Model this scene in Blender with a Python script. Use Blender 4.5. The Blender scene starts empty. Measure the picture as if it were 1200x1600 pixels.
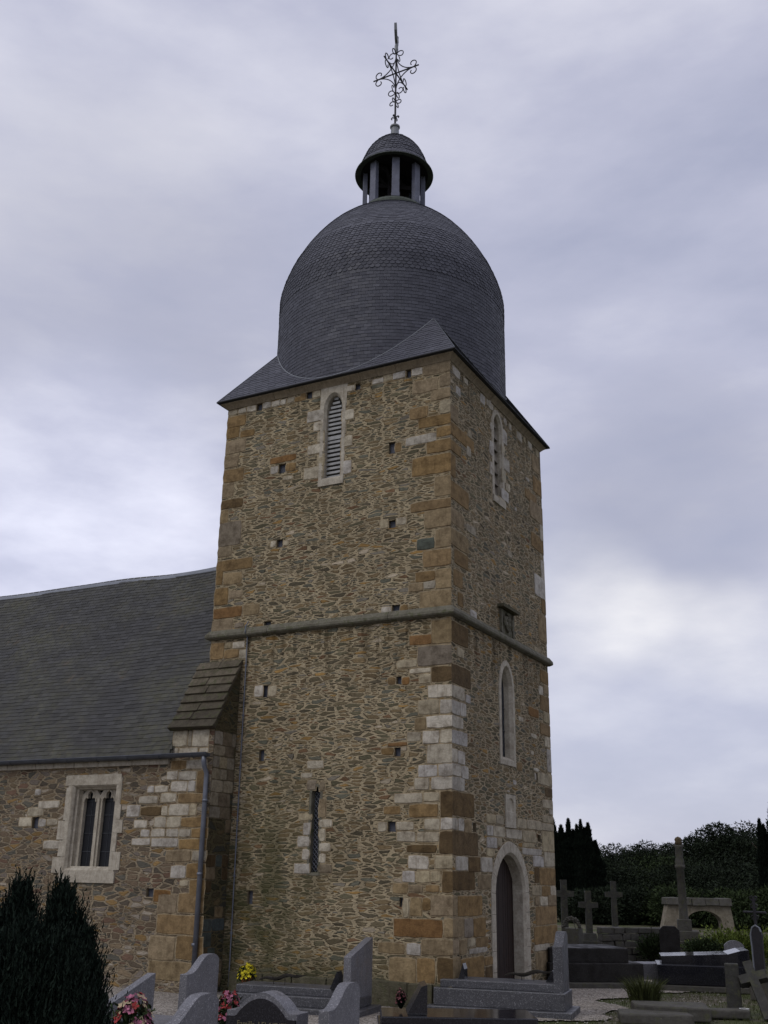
import bpy, math, random
import numpy as np
from mathutils import Vector, Matrix
from mathutils.geometry import tessellate_polygon
R_ = random.Random(7)
NR = np.random.RandomState(11)
PI = math.pi
scene = bpy.context.scene
COL = scene.collection

# ------------------------------------------------------------------ camera
YAW, PITCH, ROLL = -0.4937, 0.3393, 0.0186
CAM = Vector((7.5893, -16.7832, 2.1))
fw = Vector((math.sin(YAW)*math.cos(PITCH), math.cos(YAW)*math.cos(PITCH), math.sin(PITCH)))
rt = Vector((math.cos(YAW), -math.sin(YAW), 0)); up = rt.cross(fw)
r2 = rt*math.cos(ROLL)+up*math.sin(ROLL); u2 = -rt*math.sin(ROLL)+up*math.cos(ROLL)
cd = bpy.data.cameras.new('camera'); cam = bpy.data.objects.new('camera', cd); COL.objects.link(cam)
cam.matrix_world = Matrix(((r2.x, u2.x, -fw.x, CAM.x), (r2.y, u2.y, -fw.y, CAM.y), (r2.z, u2.z, -fw.z, CAM.z), (0, 0, 0, 1)))
cd.sensor_fit = 'HORIZONTAL'; cd.sensor_width = 36; cd.lens = 36*1597.6/1200
cd.clip_start = .1; cd.clip_end = 3000
scene.camera = cam

# ------------------------------------------------------------------ light
SUN_EL, SUN_AZ = math.radians(48), math.radians(200)     # azimuth clockwise from +Y
w = bpy.data.worlds.new('World'); scene.world = w; w.use_nodes = True
nt = w.node_tree; nt.nodes.clear()
def WN(t, **k):
    n = nt.nodes.new(t)
    for a, b in k.items(): setattr(n, a, b)
    return n
out = WN('ShaderNodeOutputWorld'); add = WN('ShaderNodeAddShader')
bg1 = WN('ShaderNodeBackground'); bg2 = WN('ShaderNodeBackground')
sky = WN('ShaderNodeTexSky', sky_type='NISHITA', sun_disc=False, sun_elevation=SUN_EL, sun_rotation=SUN_AZ)
nt.links.new(sky.outputs[0], bg1.inputs[0]); bg1.inputs[1].default_value = SKYN = .012
tc = WN('ShaderNodeTexCoord')
mp = WN('ShaderNodeMapping'); mp.inputs['Scale'].default_value = (1, 1, 2.6); mp.inputs['Rotation'].default_value = (.25, -.2, .6)
nt.links.new(tc.outputs['Generated'], mp.inputs[0])
n1 = WN('ShaderNodeTexNoise'); n1.inputs['Scale'].default_value = 1.7; n1.inputs['Detail'].default_value = 8; n1.inputs['Roughness'].default_value = .5; n1.inputs['Distortion'].default_value = .35
nt.links.new(mp.outputs[0], n1.inputs[0])
n2 = WN('ShaderNodeTexNoise'); n2.inputs['Scale'].default_value = 6.5; n2.inputs['Detail'].default_value = 6; n2.inputs['Roughness'].default_value = .55
nt.links.new(mp.outputs[0], n2.inputs[0])
def wmath(op, a, b, c=None):
    m = WN('ShaderNodeMath', operation=op)
    for i, v in enumerate((a, b, c)):
        if v is None: continue
        if isinstance(v, (int, float)): m.inputs[i].default_value = v
        else: nt.links.new(v, m.inputs[i])
    return m.outputs[0]
cl = wmath('ADD', wmath('MULTIPLY', n1.outputs[0], .66), wmath('MULTIPLY', n2.outputs[0], .34))
# overcast sky: a brighter break low down, darker cloud bellies higher up
ramp = WN('ShaderNodeValToRGB'); nt.links.new(cl, ramp.inputs[0])
e = ramp.color_ramp.elements
e[0].position = .34; e[0].color = (.39, .41, .54, 1)
e[1].position = .70; e[1].color = (.71, .71, .80, 1)
m_ = ramp.color_ramp.elements.new(.5); m_.color = (.50, .51, .635, 1)
def blob(direction, inner, outer):
    d = Vector(direction).normalized()
    vm = WN('ShaderNodeVectorMath', operation='DOT_PRODUCT'); nt.links.new(tc.outputs['Generated'], vm.inputs[0]); vm.inputs[1].default_value = d
    mr = WN('ShaderNodeMapRange', interpolation_type='SMOOTHSTEP'); nt.links.new(vm.outputs['Value'], mr.inputs[0])
    mr.inputs[1].default_value = math.cos(math.radians(outer)); mr.inputs[2].default_value = math.cos(math.radians(inner))
    return mr.outputs[0]
def pixdir(x, y): return fw + r2*((x-600)/1597.6) - u2*((y-800)/1597.6)
# thin places in the cloud deck
b1 = wmath('MULTIPLY', blob(pixdir(900, 945), 0, 5.5), .34)
for px_, py_, ra_, am_ in ((960, 960, 4.0, .30), (1030, 978, 3.8, .28), (1110, 992, 4.0, .28), (1190, 1002, 4.0, .26)): b1 = wmath('ADD', b1, wmath('MULTIPLY', blob(pixdir(px_, py_), 0, ra_), am_))
b1 = wmath('MULTIPLY', b1, wmath('MULTIPLY_ADD', n1.outputs[0], 1.3, .25))
b2 = wmath('MULTIPLY', blob(pixdir(120, 830), 0, 12), .30)
b3 = wmath('MULTIPLY', blob(pixdir(160, 470), 3, 14), -.12)
b4 = wmath('MULTIPLY', blob(pixdir(1060, 780), 2, 9), -.14)
modn = wmath('MULTIPLY_ADD', n2.outputs[0], 1.6, .1)
bs = wmath('MULTIPLY', wmath('ADD', b2, wmath('ADD', b3, b4)), modn)
gain = wmath('ADD', bs, 1.0)
mx = WN('ShaderNodeVectorMath', operation='SCALE'); nt.links.new(ramp.outputs[0], mx.inputs[0]); nt.links.new(gain, mx.inputs['Scale'])
gl = WN('ShaderNodeMix', data_type='RGBA'); nt.links.new(wmath('MINIMUM', wmath('MULTIPLY', b1, modn), 1.0), gl.inputs[0]); nt.links.new(mx.outputs[0], gl.inputs[6]); gl.inputs[7].default_value = (.98, .955, .95, 1)
# an overcast sky is brightest overhead
sp = WN('ShaderNodeSeparateXYZ'); nt.links.new(tc.outputs['Generated'], sp.inputs[0])
zen = WN('ShaderNodeMapRange', interpolation_type='SMOOTHSTEP'); nt.links.new(sp.outputs[2], zen.inputs[0])
zen.inputs[1].default_value = .72; zen.inputs[2].default_value = 1.0; zen.inputs[3].default_value = 1.0; zen.inputs[4].default_value = 2.2
mx2 = WN('ShaderNodeVectorMath', operation='SCALE'); nt.links.new(gl.outputs[2], mx2.inputs[0]); nt.links.new(zen.outputs[0], mx2.inputs['Scale'])
nt.links.new(mx2.outputs[0], bg2.inputs[0]); bg2.inputs[1].default_value = 1.0
nt.links.new(bg1.outputs[0], add.inputs[0]); nt.links.new(bg2.outputs[0], add.inputs[1]); nt.links.new(add.outputs[0], out.inputs[0])
sl = bpy.data.lights.new('sun', 'SUN'); sl.energy = 1.0; sl.angle = math.radians(30); sl.color = (1, .97, .92)
so = bpy.data.objects.new('sun', sl); COL.objects.link(so)
sd = Vector((math.sin(SUN_AZ)*math.cos(SUN_EL), math.cos(SUN_AZ)*math.cos(SUN_EL), math.sin(SUN_EL)))
so.rotation_euler = (-sd).to_track_quat('-Z', 'Y').to_euler(); so.location = sd*60
vs = scene.view_settings
scene.display_settings.display_device = 'sRGB'
vs.view_transform = 'Standard'; vs.look = 'None'; vs.exposure = 0; vs.gamma = 1; vs.use_curve_mapping = False

# ------------------------------------------------------------------ node helpers
class M:
    def __init__(s, name, rough=.85, spec=.3):
        s.m = bpy.data.materials.new(name); s.m.use_nodes = True; s.t = s.m.node_tree
        s.b = s.t.nodes['Principled BSDF']; s.b.inputs['Roughness'].default_value = rough
        s.b.inputs['Specular IOR Level'].default_value = spec
        s._obj = None
    def n(s, t, **k):
        x = s.t.nodes.new(t)
        for a, b in k.items(): setattr(x, a, b)
        return x
    def set(s, sock, v):
        if isinstance(v, bpy.types.NodeSocket): s.t.links.new(v, sock)
        elif isinstance(v, tuple) and len(v) == 3 and sock.type == 'RGBA': sock.default_value = (*v, 1)
        else: sock.default_value = v
    def coord(s, which='UV'):
        x = s.n('ShaderNodeTexCoord'); return x.outputs[which]
    def map(s, v, scale=(1, 1, 1), loc=(0, 0, 0), rot=(0, 0, 0)):
        x = s.n('ShaderNodeMapping'); s.set(x.inputs[0], v)
        x.inputs['Scale'].default_value = scale; x.inputs['Location'].default_value = loc; x.inputs['Rotation'].default_value = rot
        return x.outputs[0]
    def noise(s, v, scale, detail=4, rough=.55, dist=0, col=False):
        x = s.n('ShaderNodeTexNoise'); s.set(x.inputs[0], v); x.inputs['Scale'].default_value = scale
        x.inputs['Detail'].default_value = detail; x.inputs['Roughness'].default_value = rough; x.inputs['Distortion'].default_value = dist
        return x.outputs[1] if col else x.outputs[0]
    def vor(s, v, scale, feature='F1', rnd=1, dim='2D'):
        x = s.n('ShaderNodeTexVoronoi', feature=feature, voronoi_dimensions=dim); s.set(x.inputs['Vector'], v)
        x.inputs['Scale'].default_value = scale; x.inputs['Randomness'].default_value = rnd
        return x.outputs
    def mth(s, op, a, b=0., c=None, clamp=False):
        x = s.n('ShaderNodeMath', operation=op, use_clamp=clamp)
        for i, v in enumerate((a, b, c)):
            if v is not None: s.set(x.inputs[i], v)
        return x.outputs[0]
    def vm(s, op, a, b):
        x = s.n('ShaderNodeVectorMath', operation=op); s.set(x.inputs[0], a)
        if op == 'SCALE': s.set(x.inputs['Scale'], b)
        else: s.set(x.inputs[1], b)
        return x.outputs[0]
    def rng(s, v, a, b, c=0., d=1., smooth=True):
        x = s.n('ShaderNodeMapRange'); 
        if smooth: x.interpolation_type = 'SMOOTHSTEP'
        s.set(x.inputs[0], v)
        for i, q in enumerate((a, b, c, d)): s.set(x.inputs[1+i], q)
        return x.outputs[0]
    def ramp(s, v, stops, const=False):
        x = s.n('ShaderNodeValToRGB'); s.set(x.inputs[0], v); cr = x.color_ramp
        if const: cr.interpolation = 'CONSTANT'
        while len(cr.elements) < len(stops): cr.elements.new(.5)
        for el, (p, c) in zip(cr.elements, stops): el.position = p; el.color = (*c, 1)
        return x.outputs[0]
    def mix(s, f, a, b, blend='MIX'):
        x = s.n('ShaderNodeMix', data_type='RGBA', blend_type=blend); s.set(x.inputs[0], f)
        s.set(x.inputs[6], a); s.set(x.inputs[7], b); return x.outputs[2]
    def attr(s, name='col'):
        x = s.n('ShaderNodeAttribute', attribute_name=name); return x.outputs['Color']
    def sep(s, v):
        x = s.n('ShaderNodeSeparateXYZ'); s.set(x.inputs[0], v); return x.outputs
    def color(s, v): s.set(s.b.inputs['Base Color'], v)
    def bump(s, h, dist=.01, strength=1.):
        x = s.n('ShaderNodeBump'); s.set(x.inputs['Height'], h); x.inputs['Distance'].default_value = dist; x.inputs['Strength'].default_value = strength
        s.t.links.new(x.outputs[0], s.b.inputs['Normal'])

def rubble(name, sc, mortar, palette, moss=0., pinkish=False, mw=(.10, .26), seed=0., sizes=(.40, .52)):
    m = M(name, .92, .15); uv = m.coord(); uv = m.vm('ADD', uv, (seed, seed*.7, 0))
    wob = m.vm('SUBTRACT', m.noise(uv, 1.1, 2, col=True), (.5, .5, .5))
    wob2 = m.vm('SUBTRACT', m.noise(uv, 8, 3, col=True), (.5, .5, .5))
    p = m.vm('ADD', m.vm('ADD', uv, m.vm('MULTIPLY', wob, (.22, .13, 0))), m.vm('MULTIPLY', wob2, (.09, .028, 0)))
    def layer(s3):
        q = m.vm('MULTIPLY', p, s3)
        v1 = m.vor(q, 1.0, 'F1', .92); ed = m.vor(q, 1.0, 'DISTANCE_TO_EDGE', .92)
        return v1['Color'], ed['Distance']
    cA, eA = layer((sc[0]*.80, sc[1]*.80, 1)); cB, eB = layer((sc[0]*1.30, sc[1]*1.36, 1))
    zz = m.sep(m.coord())[1]
    sA = m.sep(cA)
    thr = m.mth('ADD', m.rng(zz, 3, 9, sizes[0], sizes[1]), m.mth('MULTIPLY', m.mth('SUBTRACT', m.noise(uv, .9, 2), .5), .5))
    big_ = m.mth('GREATER_THAN', sA[2], thr)
    widA = m.rng(m.noise(uv, 6, 3), .3, .7, mw[0], mw[1], smooth=False)
    stA = m.mth('DIVIDE', eA, widA); stB = m.mth('MINIMUM', m.mth('DIVIDE', eB, m.mth('MULTIPLY', widA, 1.15)), m.mth('MULTIPLY', m.mth('DIVIDE', eA, widA), 2.6))
    stone = m.mix(big_, stB, stA); cc = m.mix(big_, cB, cA)
    s = m.sep(cc)
    stone = m.mth('MINIMUM', stone, 1.6)
    rag = m.mth('MULTIPLY', m.mth('SUBTRACT', m.noise(m.map(uv, (10, 26, 1)), 1., 3, .6), .5), .7)
    stone = m.mth('ADD', stone, rag)
    mask = m.rng(stone, .66, 1.0)                                       # 1 inside a stone
    base = m.ramp(s[0], palette, True)
    base = m.mix(1., base, m.ramp(s[1], [(0, (.74, .74, .74)), (1, (1.22, 1.22, 1.22))]), 'MULTIPLY')
    grain = m.noise(m.map(uv, (9, 34, 1)), 1.6, 5, .65)
    base = m.mix(1., base, m.ramp(grain, [(.25, (.66, .65, .64)), (.75, (1.32, 1.30, 1.27))]), 'MULTIPLY')
    mcol = m.mix(m.rng(m.noise(uv, 3.2, 4), .35, .7), mortar, tuple(c*.74 for c in mortar))
    mcol = m.mix(1., mcol, m.ramp(m.noise(uv, 45, 3), [(.3, (.8, .8, .8)), (.7, (1.18, 1.18, 1.18))]), 'MULTIPLY')
    col = m.mix(mask, mcol, base)
    # joint shadow painted as a broken dark ring along each stone's edge
    joint_shade = m.mth('MULTIPLY', m.mth('MULTIPLY', m.rng(stone, .62, .78), m.rng(stone, 1.08, .86)), m.rng(m.noise(m.map(uv, (3, 9, 1)), 1.7, 3, .6), .46, .58))
    col = m.mix(m.mth('MULTIPLY', joint_shade, .6), col, (.030, .024, .016))
    # broken dark joints where the mortar has fallen out
    hole = m.mth('MULTIPLY', m.rng(m.noise(m.map(uv, (5, 16, 1)), 2.1, 3, .6), .60, .66), m.rng(stone, 1.0, .5))
    col = m.mix(m.mth('MULTIPLY', hole, .8), col, (.035, .028, .02))
    big = m.noise(uv, .55, 4, .6)
    col = m.mix(1., col, m.ramp(big, [(.3, (.84, .82, .80)), (.7, (1.13, 1.12, 1.10))]), 'MULTIPLY')
    run = m.rng(m.noise(m.map(uv, (3.2, .22, 1)), 1.5, 4, .6), .46, .62)
    lip = m.mth('MAXIMUM', m.mth('MULTIPLY', m.rng(zz, 5.0, 6.5), m.rng(zz, 6.62, 6.58)), m.rng(zz, 10.9, 11.8))
    col = m.mix(m.mth('MULTIPLY', m.mth('MULTIPLY', run, lip), .75), col, m.mix(1., col, (.42, .40, .36), 'MULTIPLY'))
    if moss:
        xy = m.sep(m.coord())
        mk = m.mth('MULTIPLY', m.rng(xy[1], 5.2, 1.2), m.rng(m.mth('ADD', xy[0], m.mth('MULTIPLY', big, 2.4)), -.7, -2.5))
        mk = m.mth('MULTIPLY', mk, m.rng(m.noise(uv, 2.3, 5, .6), .30, .62))
        low = m.mth('MULTIPLY', m.rng(xy[1], 1.1, .1), m.rng(m.noise(uv, 1.6, 5, .6), .2, .6))
        mk = m.mth('MAXIMUM', mk, low)
        col = m.mix(m.mth('MULTIPLY', mk, moss), col, (.048, .050, .018))
    m.color(col)
    h = m.mth('ADD', m.mth('MULTIPLY', mask, .8), m.mth('MULTIPLY', s[2], .6))
    h = m.mth('ADD', m.mth('MULTIPLY', h, mask), m.mth('MULTIPLY', grain, .55)); h = m.mth('SUBTRACT', h, m.mth('MULTIPLY', hole, 1.2))
    m.bump(h, .045, 1.)
    return m.m

OLIVE = [(0, (0.125, 0.114, 0.071)), (0.18, (0.154, 0.128, 0.078)), (0.36, (0.171, 0.131, 0.074)), (0.5, (0.128, 0.128, 0.097)), (0.62, (0.205, 0.154, 0.085)), (0.74, (0.103, 0.089, 0.059)), (0.84, (0.171, 0.105, 0.059)), (0.885, (0.194, 0.177, 0.142)), (0.925, (0.296, 0.188, 0.071)), (0.975, (0.41, 0.353, 0.262))]
PINKY = [(0, (.13, .105, .075)), (.15, (.165, .125, .085)), (.30, (.115, .110, .09)), (.44, (.20, .155, .10)), (.56, (.155, .100, .07)), (.66, (.10, .085, .065)), (.76, (.24, .16, .07)), (.85, (.18, .155, .13)), (.93, (.35, .31, .25))]
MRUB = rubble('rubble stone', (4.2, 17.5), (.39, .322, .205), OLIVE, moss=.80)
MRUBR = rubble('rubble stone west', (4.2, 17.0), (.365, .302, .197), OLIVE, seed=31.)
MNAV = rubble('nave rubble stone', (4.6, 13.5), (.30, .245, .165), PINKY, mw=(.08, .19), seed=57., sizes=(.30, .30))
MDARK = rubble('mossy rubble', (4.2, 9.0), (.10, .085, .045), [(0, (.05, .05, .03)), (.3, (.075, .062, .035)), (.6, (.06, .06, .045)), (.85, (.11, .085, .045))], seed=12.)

def stone(name, base=None, rough=.88, mott=1., streak=.5, lichen=0., bumpd=.006, spec=.2, dirt=.0):
    m = M(name, rough, spec); uv = m.coord()
    c = m.attr() if base is None else base
    c = m.mix(1., c, m.ramp(m.noise(uv, 5.2, 6, .68), [(.30, (.72-.1*mott, .70-.105*mott, .68-.11*mott)), (.55, (1.0, 1.0, 1.0)), (.75, (1.2,)*3)]), 'MULTIPLY')
    c = m.mix(1., c, m.ramp(m.noise(uv, 24, 5, .7), [(.3, (.80,)*3), (.7, (1.16,)*3)]), 'MULTIPLY')
    st = m.noise(m.map(uv, (16, 1.6, 1)), 1., 4, .6)
    c = m.mix(m.mth('MULTIPLY', m.rng(st, .56, .72), streak), c, m.mix(1., c, (.50, .46, .40), 'MULTIPLY'))
    sp = m.noise(uv, 75, 3, .7); c = m.mix(m.rng(sp, .64, .72), c, m.mix(1., c, (.45, .43, .40), 'MULTIPLY'))
    if lichen:
        c = m.mix(m.mth('MULTIPLY', m.rng(m.noise(uv, 7, 5, .7), .52, .62), lichen), c, (.075, .078, .035))
        c = m.mix(m.mth('MULTIPLY', m.rng(m.noise(m.vm('ADD', uv, (7, 3, 0)), 26, 3, .6), .70, .74), lichen), c, (.42, .42, .33))
    m.color(c)
    h = m.mth('ADD', m.noise(uv, 9, 6, .7), m.mth('MULTIPLY', sp, .5)); m.bump(h, bumpd*2.2, .8)
    return m.m
MBLK = stone('dressed stone blocks', bumpd=.012, streak=.5, mott=2.6)
MTRIM = stone('carved limestone', (.40, .36, .285), streak=.45)
MTRIMD = stone('weathered cornice stone', (.27, .22, .15), streak=.5)
MSTRING = stone('string course stone', (.135, .125, .092), lichen=.7)
MCAP = stone('mossy coping stone', None, lichen=.75, bumpd=.03, mott=2.6)
MCONC = stone('old grave stone', (.070, .066, .056), lichen=.45)
MCROSS = stone('dark weathered grave cross stone', (.040, .039, .034), lichen=.35)
MARCH = stone('pale rendered stone', (.20, .175, .13), streak=.8, lichen=.25)
MPLINTH = stone('dark plinth stone', (.105, .095, .06), lichen=.6, bumpd=.02)

def slate(name, base, moss=0.):
    m = M(name, .6, .35); uv = m.coord(); a = m.sep(m.attr())
    c = m.ramp(a[0], [(0, tuple(b*.86 for b in base)), (.5, base), (.85, tuple(b*1.08 for b in base)), (1, tuple(b*1.22 for b in base))])
    c = m.mix(1., c, m.ramp(m.noise(m.coord('Object'), 1.1, 5, .6), [(.3, (.88, .88, .90)), (.7, (1.12, 1.12, 1.10))]), 'MULTIPLY')
    c = m.mix(1., c, m.ramp(m.noise(m.coord('Object'), 30, 4, .7), [(.3, (.86,)*3), (.7, (1.14,)*3)]), 'MULTIPLY')
    if moss:
        ob = m.coord('Object')
        k = m.rng(m.noise(ob, .55, 5, .62), .40, .66); k2 = m.rng(m.noise(ob, 7, 5, .7), .42, .62)
        c = m.mix(m.mth('MULTIPLY', m.mth('MULTIPLY', k, m.mth('ADD', m.mth('MULTIPLY', k2, .7), .3)), moss), c, (.052, .050, .026))
        c = m.mix(m.mth('MULTIPLY', m.rng(m.noise(ob, 2.2, 5, .7), .60, .72), moss*.5), c, (.085, .060, .035))
    m.color(c); m.set(m.b.inputs['Roughness'], m.rng(a[1], 0, 1, .58, .78, False))
    m.bump(m.noise(m.coord('Object'), 55, 3, .6), .002, .6)
    return m.m
MSLATE = slate('blue grey slate', (.057, .058, .071))
MSLATE_N = slate("mossy nave slate", (.026, .025, .022), .95)

def plain(name, c, rough=.5, metal=0., spec=.4, var=.15, sc=8., bd=.0):
    m = M(name, rough, spec); m.b.inputs['Metallic'].default_value = metal
    o = m.coord('Object')
    m.color(m.mix(1., c, m.ramp(m.noise(o, sc, 5, .65), [(.3, (1-var,)*3), (.7, (1+var,)*3)]), 'MULTIPLY'))
    if bd: m.bump(m.noise(o, sc*3, 4, .6), bd)
    return m.m
MLEAD = plain('weathered lead', (.17, .18, .19), .55, .0, .5, .25, 5)
MRIDGE = plain('zinc ridge', (.14, .15, .165), .45, .2, .5, .2, 3)
MGUT = plain('dark zinc gutter', (.055, .06, .07), .5, .2, .5, .25, 4)
MPIPE = plain('grey zinc pipe', (.13, .14, .165), .45, .3, .5, .25, 4)
MIRON = plain('wrought iron', (.018, .017, .020), .6, .3, .4, .3, 20)
MPOST = plain('slate grey lantern boards', (.125, .13, .165), .6, 0, .3, .22, 6, .002)
MDARKW = plain('dark interior timber', (.020, .018, .018), .9, 0, .1, .3, 5)
MVOID = plain('unlit interior', (.006, .006, .006), 1, 0, 0, .1, 5)
MHOLE = plain('slate infill', (.062, .066, .082), .6, 0, .3, .2, 12)
MLOUV = plain('white painted louvres', (.30, .30, .29), .7, 0, .3, .2, 12)
MLOUVR = plain('grey timber louvres', (.20, .175, .14), .8, 0, .2, .2, 9)
MDOOR = plain('dark brown door planks', (.016, .0075, .0045), .7, 0, .3, .35, 6, .003)
MEDGE = plain('mossy lead trim', (.060, .070, .055), .7, 0, .3, .3, 9)
MEAVE = plain('dark eave board', (.020, .020, .022), .7, 0, .3, .2, 8)
MGLASS = M('dark leaded glass', .45, .3); MGLASS.color(MGLASS.mix(MGLASS.noise(MGLASS.coord('Object'), 9, 3), (.005, .0055, .007), (.014, .015, .018)))
MGLASS.bump(MGLASS.noise(MGLASS.coord('Object'), 12, 2), .004); MGLASS = MGLASS.m
MCAME = plain('lead cames', (.15, .16, .18), .5, .2)

def granite(name, base, speck, rough=.28, spec=.5):
    m = M(name, rough, spec); o = m.coord('Object')
    c = m.mix(m.rng(m.noise(o, 62, 3, .7), .54, .64), base, speck)
    c = m.mix(m.rng(m.noise(o, 48, 3, .7), .58, .68), c, tuple(b*.3 for b in base))
    c = m.mix(1., c, m.ramp(m.noise(o, 3, 5, .6), [(.3, (.85,)*3), (.7, (1.1,)*3)]), 'MULTIPLY')
    m.color(c); m.set(m.b.inputs['Roughness'], m.rng(m.noise(o, 5, 4), .3, .7, rough*.8, rough*1.6)); return m.m
MGR = granite('grey granite', (.105, .104, .110), (.26, .25, .26), .5)
MGRD = granite('dark grey granite', (.045, .045, .049), (.17, .17, .175), .4)
MGRBR = granite('dark brown granite', (.014, .0125, .011), (.032, .029, .025), .6, .2)
MGRB = granite('black polished granite', (.010, .010, .013), (.03, .03, .034), .08)
MPLAQ = granite('black marble plaque', (.012, .012, .015), (.03, .03, .03), .15)

def leafm(name, base, var=.4):
    m = M(name, .8, .08); a = m.sep(m.attr())
    m.color(m.ramp(a[0], [(0, tuple(b*(1-var) for b in base)), (.5, base), (1, tuple(b*(1+var*1.6) for b in base))]))
    return m.m
MLEAFD = leafm('yew foliage', (.0045, .0075, .0045)); MLEAFW = leafm('woodland foliage', (.012, .017, .009), .5)
MLEAFG = leafm('greener foliage', (.022, .032, .012), .5); MLEAFC = leafm('conifer foliage', (.0075, .0125, .0085), .5)
MSHRUB = leafm('yellow green shrub leaves', (.085, .11, .022), .6); MGRASS = leafm('grass blades', (.040, .046, .016), .5)
MFLY = leafm('yellow petals', (.42, .35, .02), .35); MFLP = leafm('pink petals', (.24, .085, .125), .4); MFLR = leafm('red petals', (.20, .030, .028), .4); MFLC = leafm('cream petals', (.38, .30, .19), .2)
MBARK = plain('bark', (.06, .045, .032), .95, 0, .1, .3, 9, .01)
MTERRA = plain('terracotta', (.22, .07, .03), .8)
MWHITE = plain('white enamel', (.7, .7, .68), .5)
MBRONZE = plain('dark bronze', (.030, .026, .020), .45, .6, .5, .3, 20)
MLETTER = plain('gilt lettering', (.16, .14, .08), .5, .3)
MRUSTRED = plain('rust stain finial', (.075, .055, .03), .9, 0, .2, .4, 14)

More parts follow.
